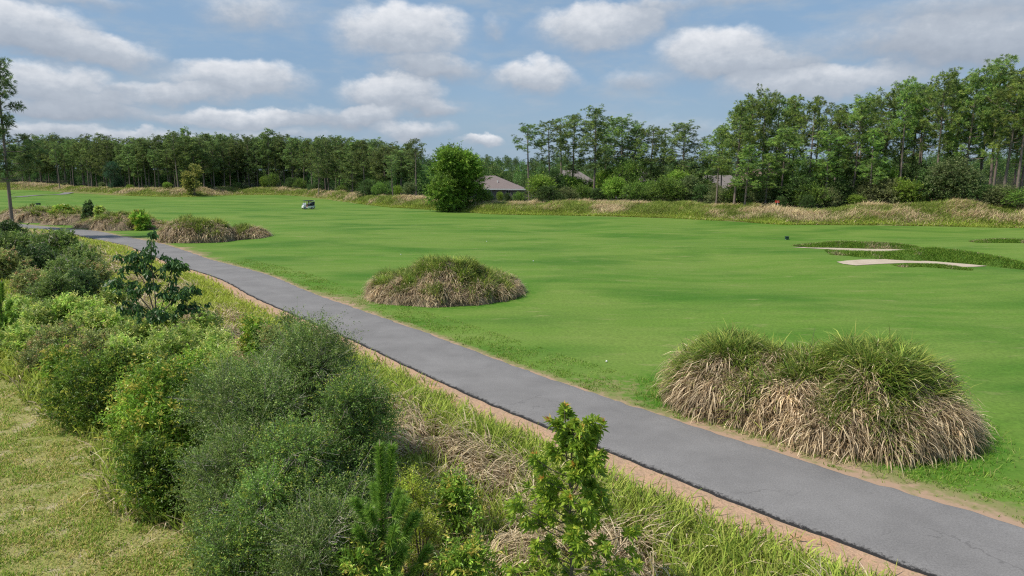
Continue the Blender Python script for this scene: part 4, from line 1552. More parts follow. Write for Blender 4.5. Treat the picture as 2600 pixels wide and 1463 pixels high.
def near_shrub(px, Y, toprow, hwpx, kind_, seed, label, name='shrub', group=None, dens=1.0, cat='shrub'):
    x = xcol(px, 700, Y)
    H = max(.5, zrow(toprow, Y))
    Rr = hwpx / FPX * math.hypot(Y, CAM_H - H * .5)
    vol = Rr * Rr * H
    n = int(dens * np.clip(900 * vol ** .72 * (14 / max(14, Y)) ** 1.3, 150, 9000))
    k = max(1.0, Y / 18)                       # leaves far off stand for small bunches
    big = dict(lobe=(.28, .44), z0=.12, mat=M_NEAR)
    if kind_ == 'yaupon':
        p = shrub_parts(seed, H, Rr, 26, int(n * 1.5), .36, 18, .046 * k, .021 * k, YAU, tips=[(.16, .20, .06), (.11, .19, .04)], tipf=.25, bark=(.30, .27, .24), twigf=.18, longb=60, twig=.0045 * k, fill=.25, upb=.25, spread=.75, barktwig=TWIG, **big)
    elif kind_ == 'yaupon_green':
        p = shrub_parts(seed, H, Rr, 24, int(n * 1.5), .34, 18, .048 * k, .023 * k, YAU_G, tips=[(.22, .24, .05), (.15, .24, .04)], tipf=.3, bark=(.28, .25, .22), longb=22, twig=.004 * k, fill=.3, upb=.25, spread=.75, barktwig=(.34, .30, .25), **big)
    elif kind_ == 'myrtle':
        p = shrub_parts(seed, H, Rr, 24, int(n * 1.4), .32, 14, .085 * k, .030 * k, [(.070, .130, .018), (.095, .165, .024), (.048, .095, .015)], tips=[(.22, .24, .04), (.16, .21, .035)], tipf=.35, twig=.005, fill=.4, upb=.4, **big)
    elif kind_ == 'bright':
        p = shrub_parts(seed, H, Rr, 22, int(n * 1.2), .34, 13, .100 * k, .038 * k, [(.13, .22, .034), (.17, .265, .042), (.10, .18, .028)], tips=[(.27, .29, .06), (.31, .27, .07)], tipf=.3, twig=.005, fill=.4, upb=.45, **big)
    elif kind_ == 'weed':
        p = shrub_parts(seed, H, Rr, 16, int(n * 1.1), .30, 13, .088 * k, .030 * k, [(.21, .30, .075), (.26, .35, .09), (.16, .25, .065), (.24, .29, .12)], tips=[(.36, .38, .14)], tipf=.25, twig=.004, fill=.35, upb=.9, **big)
    elif kind_ == 'olive':
        p = shrub_parts(seed, H, Rr, 18, int(n * 1.2), .30, 14, .066 * k, .028 * k, [(.16, .20, .07), (.21, .24, .09), (.12, .16, .06)], tips=[(.30, .22, .13)], tipf=.2, bark=(.26, .22, .18), twig=.004 * k, fill=.3, upb=.35, barktwig=(.33, .28, .23), **big)
    elif kind_ == 'yellow':
        p = shrub_parts(seed, H, Rr, 12, int(n * 1.0), .26, 14, .05 * k, .019 * k, [(.20, .25, .035), (.24, .27, .05), (.15, .21, .03)], twig=.004, fill=.4, upb=.7, **big)
    elif kind_ == 'dark':
        p = shrub_parts(seed, H, Rr, 18, int(n * 1.3), .32, 15, .06 * k, .028 * k, [(.055, .095, .032), (.075, .12, .042), (.04, .075, .028)], bark=(.3, .27, .24), twig=.004 * k, fill=.3, barktwig=TWIG, **big)
    return place(p, name, (x, Y, -.02), label, cat, group, seed * 1.3)


SG = 'shrubs of the row between lawn and path'
near_shrub(800, 16.6, 822, 150, 'yaupon', 501, 'tall grey-green small-leaved shrub at the back right of the big clump, nearest the path', group=SG)
near_shrub(640, 15.4, 900, 190, 'yaupon', 502, 'broad silvery grey-green shrub with pale bare twigs in the middle of the clump', group=SG)
near_shrub(880, 14.6, 960, 120, 'yaupon_green', 503, 'grey-green shrub on the path side of the clump, left of the tall straw grass', group=SG)
near_shrub(560, 13.4, 1090, 135, 'yaupon', 504, 'twiggy shrub reaching pale bare branches out over the lawn', group=SG)
near_shrub(760, 12.9, 1080, 170, 'yaupon_green', 505, 'dense mid-green shrub in front of the tallest grey-green one', group=SG)
near_shrub(630, 11.7, 1215, 165, 'yaupon_green', 506, 'low spreading green shrub at the bottom of the clump beside the lawn', group=SG)
near_shrub(800, 11.0, 1290, 150, 'yaupon', 507, 'grey-green shrub at the bottom edge left of the pine sapling', group=SG)
near_shrub(225, 20.2, 905, 118, 'myrtle', 508, 'rounded dark green glossy shrub at the left end of the row, overhanging the lawn', group=SG)
near_shrub(390, 16.6, 930, 130, 'bright', 509, 'tall bright green leafy shrub between the dark glossy one and the silvery one', group=SG)
near_shrub(350, 14.6, 1130, 80, 'myrtle', 510, 'lower yellow-green tipped shrub whose foot touches the lawn', group=SG)
near_shrub(1035, 13.0, 1205, 50, 'yellow', 511, 'narrow yellow-green bush just right of the pine sapling', group=SG)
near_shrub(1055, 11.9, 1295, 45, 'yellow', 512, 'small rounded yellow-green bush low beside the pine sapling', group=SG)
near_shrub(1150, 13.4, 1235, 42, 'bright', 513, 'light green weedy bush in the straw grass between the two saplings', group=SG)
near_shrub(1180, 10.9, 1395, 60, 'bright', 514, 'green weed patch at the bottom edge between the two saplings', group=SG)
near_shrub(885, 10.4, 1415, 70, 'bright', 515, 'yellowish leafy weed at the bottom edge under the pine sapling', group=SG)

# overgrown strip further back on the left
LGp = 'low shrubs of the overgrown strip on the left'
LOWLAB = {'weed': 'light green weedy bush among others in the overgrown left strip', 'olive': 'olive twiggy bush in the overgrown left strip', 'bright': 'bright green leafy bush in the overgrown left strip',
          'dark': 'dark twiggy bush in the overgrown left strip', 'yaupon': 'grey-green twiggy shrub in the overgrown left strip'}
k = 0
for (px, Y, top, hw, kd, lab) in (
        (55, 62, 590, 65, 'yaupon', None), (150, 60, 588, 60, 'yaupon', 'grey-green shrub spilling over the far bend of the path'), (215, 54, 618, 60, 'yaupon', None), (30, 72, 560, 45, 'dark', 'dark shrub around the foot of the tall left-edge pine'), (95, 52, 625, 65, 'dark', None),
        (20, 48, 640, 50, 'olive', None), (180, 46, 655, 70, 'yaupon', None), (245, 46, 665, 45, 'olive', None), (70, 41, 685, 60, 'olive', None), (205, 39, 690, 60, 'dark', 'dark bush with pale bare twigs right of the pine seedlings'), (130, 37, 700, 55, 'yaupon', None),
        (290, 38, 735, 40, 'weed', None), (15, 34, 760, 45, 'weed', None), (95, 32, 775, 60, 'weed', None), (185, 33, 755, 60, 'weed', None), (255, 31, 790, 60, 'weed', None), (335, 29, 820, 60, 'weed', None),
        (40, 28, 835, 55, 'weed', None), (125, 27, 830, 60, 'olive', None), (215, 26, 850, 60, 'olive', None), (60, 25.5, 890, 45, 'olive', 'olive bush at the very left beside the lawn edge'), (130, 24, 890, 50, 'bright', None),
        (300, 24.5, 860, 55, 'weed', None), (385, 25, 850, 60, 'weed', None), (465, 26, 830, 60, 'weed', None), (545, 25, 850, 55, 'weed', None), (560, 21.5, 880, 60, 'weed', None), (465, 20, 900, 60, 'bright', None), (330, 20.5, 905, 60, 'myrtle', 'dark glossy bush behind the tall bright green shrub'),
        (640, 27, 815, 40, 'bright', None), (680, 21, 830, 45, 'olive', None), (420, 33, 770, 40, 'weed', None), (505, 30, 800, 45, 'weed', None), (740, 22.0, 800, 45, 'yaupon_green', 'upright green shrub top standing against the path edge')):
    k += 1
    near_shrub(px, Y, top, hw, kd, 520 + k, lab or LOWLAB.get(kd, 'bush in the overgrown left strip'), group=LGp)


def bay_sapling():
    """upright broadleaf sapling with whorled leaves and red-tipped shoots"""
    r = np.random.default_rng(601)
    Y = 10.6
    x, H = xcol(1450, 1250, Y), zrow(1038, Y)
    gt, gc, gr = Geo(), Geo(), Geo()
    tr = np.array([(0, 0, -.1), (.03, .02, H * .3), (-.02, .03, H * .6), (.02, 0, H * .93)])
    tube(gt, tr, [.035, .028, .02, .008], (.20, .16, .12), 6)
    wh = [((.02, 0, H * .93), (0, 0, 1), 1)]
    nb = 84
    for k in range(nb):
        t = .10 + .84 * (k + r.random()) / nb
        z = H * t
        p0 = np.array([np.interp(z, tr[:, 2], tr[:, 0]), np.interp(z, tr[:, 2], tr[:, 1]), z])
        az = 2.4 * k + r.normal(0, .3)
        ln = (1.45 * (1 - t) ** .8 + .14) * r.uniform(.4, 1.2)
        d = unit(np.array([math.cos(az), math.sin(az), r.uniform(.35, .8)]))
        e = p0 + d * ln + np.array([0, 0, .10 * ln])
        tube(gt, [p0, p0 + d * ln * .5, e], [.011, .009, .005], (.20, .17, .11), 4)
        wh.append((e, unit(d + np.array([0, 0, .7])), 0))
        if ln > .3:
            for _ in range(3):
                q = p0 + d * ln * r.uniform(.35, .85)
                dd = unit(d + r.normal(0, .7, 3) + np.array([0, 0, .3]))
                f = q + dd * r.uniform(.10, .24)
                tube(gt, [q, f], [.006, .004], (.20, .17, .11), 4)
                wh.append((f, unit(dd + np.array([0, 0, .5])), 0))
    # two side leaders
    for (dx, dy, zt) in ((.50, .05, .93), (-.12, .1, 1.0)):
        p0 = np.array([0, 0, H * .62])
        e = np.array([dx, dy, H * zt])
        tube(gt, [p0, (p0 + e) / 2 + np.array([dx * .25, 0, 0]), e], [.016, .012, .006], (.2, .16, .12), 5)
        wh.append((e, (dx * .2, 0, 1), 1))
        for _ in range(8):
            q = p0 + (e - p0) * r.uniform(.35, .95)
            dd = unit(r.normal(0, .7, 3) + np.array([0, 0, .5]))
            wh.append((q + dd * .1, dd, 0))
    P, D, C, L = [], [], [], []
    for (e, d, red) in wh:
        e, d = np.array(e, float), np.array(d, float)
        n = 20
        for j in range(n):
            az = 2.4 * j
            a = np.cross(d, (.3, .9, .2))
            a /= np.linalg.norm(a)
            b = np.cross(d, a)
            s = j / n
            out = math.cos(az) * a + math.sin(az) * b
            lf = unit(out * (1.0 - .55 * s) + d * (.15 + .9 * s) + r.normal(0, .12, 3))
            P.append(e - d * .10 * (1 - s))
            D.append(lf)
            L.append(.165 * r.uniform(.75, 1.15) * (1 - .25 * s))
            young = s > .72 and r.random() < .35
            C.append((.24, .27, .045) if young else [(.14, .215, .026), (.185, .26, .036), (.10, .172, .022)][r.integers(3)])
    P, D, C, L = map(np.array, (P, D, C, L))
    n = len(P)
    leaves(gc, P, D, L, L * .36, C * (1 + r.normal(0, .12, (n, 1))).clip(.6, 1.4), .22, 0, r)
    P, D, L, C = [], [], [], []
    for (e, d, red) in wh:
        if red or (e[2] > H * .62 and r.random() < .12):
            for j in range(14):
                P.append(np.array(e) + r.normal(0, .012, 3))
                D.append(unit(np.array(d, float) + r.normal(0, .38, 3)))
                L.append(r.uniform(.07, .13))
                C.append([(.38, .17, .06), (.36, .24, .07), (.30, .30, .07), (.33, .27, .07)][r.integers(4)])
    P, D, L, C = map(np.array, (P, D, L, C))
    leaves(gr, P, D, L, L * .3, C, .05, 0, r)
    root = empty('broadleaf_sapling', (x, Y, 0), 'bushy green sapling with reddish-orange shoot tips, in front of the path at the bottom', 'sapling')
    gt.build('trunk', [M_BARK], root)
    gc.build('crown', [M_NEAR], root)
    gr.build('young_leaves', [M_NEAR], root)['label'] = 'red and orange young leaves at the shoot tips'


def pine_sapling(px, Y, top, label, seed, name='pine_sapling', tiers=4, candles=2, spread=1.3, group=None):
    r = np.random.default_rng(seed)
    x, H = xcol(px, 1250, Y), zrow(top, Y)
    gt, gc, gk = Geo(), Geo(), Geo()
    k = max(1.0, Y / 14)
    tube(gt, [(0, 0, -.1), (.02, 0, H * .5), (0, .01, H * .96)], [.03, .022, .010], (.26, .19, .12), 6)
    segs = [(np.array([0, 0, H * .45]), np.array([.0, .01, H * .96]), 1.0), (np.array([0, 0, H * .12]), np.array([0, 0, H * .45]), .8)]
    for t in range(tiers):
        z = H * (.16 + .40 * t / max(1, tiers - 1))
        nb = 5
        for b in range(nb):
            az = b * 6.28 / nb + t * .7 + r.normal(0, .15)
            ln = spread * (.62 - .30 * t / tiers) * r.uniform(.8, 1.15)
            p0 = np.array([0, 0, z])
            m = p0 + np.array([math.cos(az), math.sin(az), .35]) * ln * .55
            e = m + np.array([math.cos(az) * .55, math.sin(az) * .55, .95]) * ln * .62
            tube(gt, [p0, m, e], [.012, .010, .006], (.26, .19, .12), 4)
            segs += [(m * .65 + p0 * .35, m, .9), (m, e, 1.0)]
    tops = [(0, .01, H * .96)]
    if candles > 1:
        p0 = np.array([0, 0, H * .60])
        e = np.array([.20, .0, H * .955])
        tube(gt, [p0, p0 + np.array([.15, 0, .12 * H]), e], [.014, .011, .007], (.26, .19, .12), 4)
        segs.append((p0 + np.array([.13, 0, .1 * H]), e, 1.0))
        tops.append(tuple(e))
    for tp in tops:
        tube(gk, [tp, (tp[0], tp[1], tp[2] + .02 * H), (tp[0], tp[1], tp[2] + .045 * H)], [.012 * k, .011 * k, .005], (.42, .34, .22), 5)
    for (a, b, w) in segs:
        ln = np.linalg.norm(b - a)
        n = int(1700 * ln * w / k)
        t = r.random(n)
        P = a + (b - a) * t[:, None]
        ax = unit(b - a)
        o = r.normal(size=(n, 3))
        o = unit(o - (o @ ax)[:, None] * ax)
        D = unit(ax * r.uniform(.7, 2.1, (n, 1)) + o)
        c = pal(n, [(.085, .175, .028), (.12, .22, .034), (.065, .14, .024), (.17, .26, .05)], .15, r)
        leaves(gc, P, D, r.uniform(.12, .22, n), .008 * k, c, .14, 0, r)
    root = empty(name, (x, Y, 0), label, 'pine sapling', group)
    gt.build('trunk', [M_BARK], root)
    gc.build('needles', [M_NEAR], root)
    gk.build('candle', [M_BARK], root)


bay_sapling()
pine_sapling(968, 11.0, 1118, 'young pine with soft green needles and two upright candles, at the bottom', 611)
pine_sapling(60, 29, 712, 'pine seedling with several upright shoots near the left edge', 612, 'pine_seedling', 3, 2, 1.25)
pine_sapling(20, 28, 745, 'smaller pine seedling at the very left edge', 613, 'pine_seedling', 3, 1, 1.1)


def dogwood():
    """open sapling with drooping dark leaves on level tiers"""
    r = np.random.default_rng(621)
    Y = 30.
    x, H = xcol(392, 760, Y), zrow(592, Y)
    gt, gc = Geo(), Geo()
    bc = (.17, .13, .10)
    b0 = np.array([0, 0, 1.2])
    tube(gt, [(0, 0, -.1), (.03, 0, .6), b0], [.05, .045, .04], bc, 6)
    ends = []
    stems = [[(0, 0, 1.2), (-.25, .1, 2.3), (-.45, .1, 3.0), (-1.0, .2, 3.75)], [(0, 0, 1.2), (.05, 0, 2.4), (.0, 0, 3.6), (.12, 0, H)], [(0, 0, 1.2), (.45, -.1, 2.1), (.75, 0, 3.0), (.9, .1, 3.6)],
             [(0, 0, 1.4), (-.5, -.2, 2.3), (-1.0, 0, 2.75), (-1.9, 0, 2.95)], [(0, 0, 1.4), (.7, .1, 2.0), (1.2, 0, 2.4), (1.8, 0, 2.7)], [(0, 0, 1.0), (.7, -.2, 1.4), (1.3, 0, 1.75), (1.85, 0, 1.75)], [(0, 0, 1.0), (-.6, .1, 1.5), (-1.0, 0, 1.75), (-1.3, .1, 1.7)],
             [(.0, 0, 3.3), (.5, 0, 3.65), (.9, .1, 3.8), (1.45, .1, 3.75)], [(0, 0, 3.3), (-.3, 0, 3.8), (-.65, .1, 4.1), (-.75, .1, 4.1)], [(0, 0, 1.1), (.2, -.6, 1.5), (.5, -1.0, 1.7), (.7, -1.2, 1.6)]]
    for s in stems:
        s = np.array(s)
        tube(gt, s, np.linspace(.032, .010, 4), bc, 5)
        for _ in range(15):
            t = r.uniform(1.15, 3.0)
            i = min(2, int(t))
            q = s[i] + (s[i + 1] - s[i]) * (t - i)
            e = q + np.array([r.normal(0, .26), r.normal(0, .26), r.normal(.05, .10)])
            tube(gt, [q, e], [.008, .005], bc, 4)
            ends.append(e)
        ends.append(s[3])
    E = np.repeat(np.array(ends), 18, 0)
    n = len(E)
    az = r.uniform(0, 6.28, n)
    D = unit(np.stack([np.cos(az) * .55, np.sin(az) * .55, r.uniform(-1.1, -.25, n)], 1))
    P = E + r.normal(0, .07, (n, 3))
    c = pal(n, [(.035, .085, .030), (.05, .11, .038), (.028, .065, .026), (.06, .12, .03)], .15, r)
    L = r.uniform(.17, .30, n)
    leaves(gc, P, D, L, L * .42, c, .05, 0, r)
    root = empty('drooping_leaf_sapling', (x, Y, 0), 'slender sapling with dark drooping leaves in level tiers, left of the path', 'sapling')
    gt.build('trunk', [M_BARK], root)
    gc.build('crown', [M_NEAR], root)


dogwood()

# green shrubs growing out of the far-left mound
for (px, Y, top, hw, kd, lab) in ((245, 104, 514, 20, 'dark', 'small dark round bush on top of the far-left grass mound'), (180, 108, 524, 24, 'bright', 'bright green bush on the far-left grass mound'), (365, 94, 540, 22, 'bright', 'bright yellow-green bush at the right end of the matted mound'), (270, 100, 528, 10, 'weed', 'light green bush beside the dark round bush on the mound')):
    k += 1
    o = near_shrub(px, Y, top, hw, kd, 560 + k, lab)
    o.location.z = mounds_all(np.array([o.location.x]), np.array([o.location.y]))[0] * .8
    o.scale = (1, 1, max(.35, (zrow(top, Y) - o.location.z) / max(.5, zrow(top, Y))))

# ------------------------------------------------------------------ houses behind the pines
M_ROOF = solid('shingle_roof', (.16, .125, .12), .9, c2=(.205, .165, .155), scale=3.0, bump=.3)
M_ROOFG = solid('grey_shingle_roof', (.165, .14, .13), .9, c2=(.21, .18, .165), scale=3.0, bump=.3)
M_ROOFR = solid('red_shingle_roof', (.25, .155, .13), .9, c2=(.20, .13, .115), scale=3.0, bump=.3)
M_STONE = solid('stone_wall', (.22, .195, .17), .9, c2=(.12, .105, .10), scale=5.0, bump=.5)
M_BRICK = solid('brick_wall', (.33, .15, .10), .9, c2=(.25, .12, .09), scale=9.0, bump=.3)
M_WHITE = solid('white_trim', (.78, .77, .74), .5)
M_GLASS = solid('window_glass', (.03, .04, .05), .08)
M_SIDING = solid('pale_siding', (.55, .53, .48), .7, c2=(.50, .48, .44), scale=4)


def box(g, x0, x1, y0, y1, z0, z1, col=(1, 1, 1), mat=0):
    V = [(x, y, z) for z in (z0, z1) for (x, y) in ((x0, y0), (x1, y0), (x1, y1), (x0, y1))]
    F = [(3, 2, 1, 0), (4, 5, 6, 7), (0, 1, 5, 4), (1, 2, 6, 5), (2, 3, 7, 6), (3, 0, 4, 7)]
    g.add(V, F, col, mat)


def hip(g, x0, x1, y0, y1, z0, z1, r0, r1):
    """hipped roof with its ridge from r0 to r1 along x, and a thin eave thickness"""
    ym = (y0 + y1) / 2
    t = .18
    V = [(x0, y0, z0 - t), (x1, y0, z0 - t), (x1, y1, z0 - t), (x0, y1, z0 - t), (x0, y0, z0), (x1, y0, z0), (x1, y1, z0), (x0, y1, z0), (r0, ym, z1), (r1, ym, z1)]
    g.add(V, [(3, 2, 1, 0), (0, 1, 5, 4), (1, 2, 6, 5), (2, 3, 7, 6), (3, 0, 4, 7)], (1, 1, 1))
    g.add(V, [(4, 5, 9, 8), (6, 7, 8, 9)], (1, 1, 1))
    g.add(V, [(5, 6, 9), (7, 4, 8)], (1, 1, 1))


def house(x0, x1, y, depth, eave, ridge, rr, label, roofm, wallm, base, wins=(), vent=None, wing=None, gable=None):
    root = empty('house', ((x0 + x1) / 2, y, base), label, 'house')
    ox, oz = (x0 + x1) / 2, base
    a, b = x0 - ox, x1 - ox
    e, h = eave - oz, ridge - oz
    g = Geo()
    box(g, a + .5, b - .5, .5, depth - .5, -.5, e - .20)
    if wing:
        box(g, wing[0] - ox + .4, wing[1] - ox - .4, -1.6, .497, -.5, e - .22)
    g.build('wall', wallm, root)
    g = Geo()
    hip(g, a, b, 0, depth, e, h, rr[0] - ox, rr[1] - ox)
    if wing:
        hip(g, wing[0] - ox, wing[1] - ox, -2.1, depth * .5, e - .01, wing[2] - oz, wing[0] - ox + 2.4, wing[1] - ox - 2.2)
    roof = g.build('roof', roofm, root)
    g = Geo()
    box(g, a - .04, b + .04, -.07, -.003, e - .34, e - .02)
    if wing:
        box(g, wing[0] - ox - .03, wing[1] - ox + .03, -2.17, -2.103, e - .35, e - .03)
    g.build('fascia', M_WHITE, root)
    for (wx, wz, ww, wh) in wins:
        g = Geo()
        box(g, wx - ox - ww / 2, wx - ox + ww / 2, .42, .497, wz - oz, wz - oz + wh)
        f = g.build('window', M_WHITE, root)
        g = Geo()
        for s in (-1, 1):
            box(g, wx - ox + s * ww * .24 - ww * .2, wx - ox + s * ww * .24 + ww * .2, .39, .417, wz - oz + .08, wz - oz + wh - .08)
        g.build('pane', M_GLASS, f)
    if vent:
        g = Geo()
        tube(g, [(vent[0] - ox, vent[1], vent[2] - oz - .5), (vent[0] - ox, vent[1], vent[2] - oz)], .14, (1, 1, 1), 8)
        tube(g, [(vent[0] - ox, vent[1], vent[2] - oz - .03), (vent[0] - ox, vent[1], vent[2] - oz + .08)], .2, (1, 1, 1), 8)
        g.build('roof_vent', M_WHITE, roof)
    if gable:
        gx0, gx1, gz0, gz1 = gable[0] - ox, gable[1] - ox, gable[2] - oz, gable[3] - oz
        xm = (gx0 + gx1) / 2
        g = Geo()
        V = [(gx0, -.8, gz0), (gx1, -.8, gz0), (xm, -.8, gz1), (gx0, 2.5, gz0), (gx1, 2.5, gz0), (xm, 2.5, gz1)]
        g.add(V, [(0, 1, 2), (5, 4, 3)], (1, 1, 1))
        g.add(V, [(0, 2, 5, 3), (2, 1, 4, 5), (1, 0, 3, 4)], (1, 1, 1))
        box(g, gx0 + .3, gx1 - .3, -.797, .49, -.5, gz0)
        gb = g.build('gable', wallm, root)
        g = Geo()
        for s, (p, q) in enumerate((((gx0 - .4, gz0 - .25), (xm, gz1 + .12)), ((xm, gz1 + .12), (gx1 + .4, gz0 - .25)))):
            V = [(p[0], -1.1, p[1]), (q[0], -1.1, q[1]), (q[0], -1.1, q[1] + .28), (p[0], -1.1, p[1] + .28), (p[0], 2.6, p[1] + .02), (q[0], 2.6, q[1] + .02), (q[0], 2.6, q[1] + .3), (p[0], 2.6, p[1] + .3)]
            g.add(V, [(0, 1, 2, 3), (7, 6, 5, 4), (0, 4, 5, 1), (3, 2, 6, 7), (0, 3, 7, 4), (1, 5, 6, 2)], (1, 1, 1))
        g.build('rake_board', M_WHITE, gb)
        g = Geo()
        th = np.linspace(0, math.pi, 12)
        zc = gz0 - .9
        V = [(xm + 1.0 * math.cos(t), -.83, zc + .8 * math.sin(t)) for t in th] + [(xm - 1.0, -.83, zc - .9), (xm + 1.0, -.83, zc - .9)]
        g.add(V + [(v[0], -.80, v[2]) for v in V], [tuple(range(14))], (1, 1, 1))
        aw = g.build('arched_window', M_WHITE, gb)
        g = Geo()
        for dx in (-.62, 0, .62):
            box(g, xm + dx - .24, xm + dx + .24, -.86, -.833, zc - .75, zc + (.55 if dx == 0 else .32))
        g.build('pane', M_GLASS, aw)
    return root


Y = 182.
X = lambda px: xcol(px, 470, Y)
house(X(1165), X(1333), Y, 13, zrow(479, Y), zrow(446, Y + 6.5), (X(1226), X(1256)), 'low house with brown hipped roof, white eave and stone wall, right of the round tree', M_ROOF, M_STONE, gz(0, Y) - .2,
      wins=((X(1238), zrow(496, Y), 2.0, 1.3), (X(1292), zrow(496, Y), 1.6, 1.3)), vent=(X(1263), 3.0, zrow(459, Y + 3)), wing=(X(1291), X(1334), zrow(469, Y)))
Y = 205.
X = lambda px: xcol(px, 470, Y)
house(X(1395), X(1520), Y, 12, zrow(466, Y), zrow(432, Y + 6), (X(1434), X(1470)), 'house with pale grey-brown roof seen between the left trunks of the middle pines', M_ROOFG, M_STONE, gz(10, Y) - .2, wins=((X(1440), zrow(478, Y), 1.6, 1.2),))
house(X(1560), X(1672), Y, 12, zrow(464, Y), zrow(430, Y + 6), (X(1600), X(1640)), 'grey-roofed house half hidden in the right part of the middle pines', M_ROOFG, M_SIDING, gz(40, Y) - .2, wins=((X(1650), zrow(476, Y), 1.6, 1.2),))
Y = 185.
X = lambda px: xcol(px, 470, Y)
house(X(1770), X(1905), Y, 12, zrow(482, Y), zrow(445, Y + 6), (X(1800), X(1872)), 'house with a long pale roof behind the left end of the right stand', M_ROOFG, M_SIDING, gz(55, Y) - .2, wins=((X(1850), zrow(496, Y), 1.8, 1.2),))
Y = 165.
X = lambda px: xcol(px, 470, Y)
house(X(1885), X(2010), Y, 12, zrow(478, Y), zrow(430, Y + 6), (X(1925), X(1985)), 'reddish-roofed brick house behind the right stand of pines', M_ROOFR, M_BRICK, gz(65, Y) - .2, wins=((X(1972), zrow(500, Y), 1.6, 2.2), (X(1925), zrow(500, Y), 1.6, 1.8)))
Y = 150.
X = lambda px: xcol(px, 470, Y)
house(X(2340), X(2460), Y, 11, zrow(470, Y), zrow(440, Y + 5), (X(2390), X(2430)), 'brick house with a white-edged gable and arched window behind the right pines', M_ROOFG, M_BRICK, gz(95, Y) - .2, gable=(X(2362), X(2404), zrow(469, Y), zrow(455, Y)))

# small red marker post at the edge of the trees
def red_marker():
    x, y = xcol(1975, 510, 117), 117.
    z = gz(x, y)
    root = empty('marker_post', (x, y, z), 'small red-topped marker post in the straw grass before the right stand', 'marker')
    g = Geo()
    tube(g, [(0, 0, -.2), (0, 0, 1.5)], .04, (1, 1, 1), 6)
    g.build('post', M_WHITE, root)
    g = Geo()
    box(g, -.45, .25, -.03, .03, 1.15, 1.55)
    g.build('flag', solid('red_paint', (.55, .06, .03), .5), root)


red_marker()

# ------------------------------------------------------------------ golf carts and players
M_CART = solid('white_paint', (.74, .74, .72), .3, coat=.4)
M_CART2 = solid('silver_paint', (.50, .53, .54), .3, coat=.4)
M_BLACK = solid('black_plastic', (.018, .018, .02), .5)
M_TYRE = solid('tyre_rubber', (.02, .02, .02), .85)
M_RIM = solid('wheel_rim', (.62, .60, .57), .35)
M_SEAT = solid('seat_vinyl', (.05, .045, .04), .6)
M_SCREEN = solid('clear_screen', (.35, .38, .40), .08)
M_BAG = solid('bag_fabric', (.06, .07, .09), .8)
M_STEEL = solid('club_steel', (.55, .55, .57), .25, 1.0)
M_SKIN = solid('skin', (.52, .31, .22), .6)
M_BLUE = solid('pale_blue_cloth', (.50, .58, .66), .9)
M_CLOTHW = solid('white_cloth', (.70, .68, .66), .9)
M_PINK = solid('pinkish_cloth', (.62, .45, .42), .9)
M_SHORT = solid('dark_shorts', (.06, .06, .08), .9)
M_YEL = solid('yellow_cap', (.70, .45, .05), .8)


def extr(g, prof, y0, y1):
    n = len(prof)
    V = [(x, y0, z) for x, z in prof] + [(x, y1, z) for x, z in prof]
    g.add(V, [tuple(range(n))], (1, 1, 1))
    g.add(V, [tuple(range(2 * n - 1, n - 1, -1))], (1, 1, 1))
    g.add(V, [(i, n + i, n + (i + 1) % n, (i + 1) % n) for i in range(n)], (1, 1, 1))


def disc(g, x, y, z, r, w, n=18, mat=0):
    """a wheel lying across y with a rounded shoulder"""
    prof = [(-.5, .72), (-.5, .92), (-.3, 1.0), (.3, 1.0), (.5, .92), (.5, .72)]
    th = np.linspace(0, 2 * np.pi, n, endpoint=False)
    V = np.array([(x + r * q * math.cos(t), y + w * o, z + r * q * math.sin(t)) for (o, q) in prof for t in th])
    m = len(prof)
    F = [(k * n + i, k * n + (i + 1) % n, ((k + 1) % m) * n + (i + 1) % n, ((k + 1) % m) * n + i) for k in range(m) for i in range(n)]
    g.add(V, F, (1, 1, 1), mat, True)


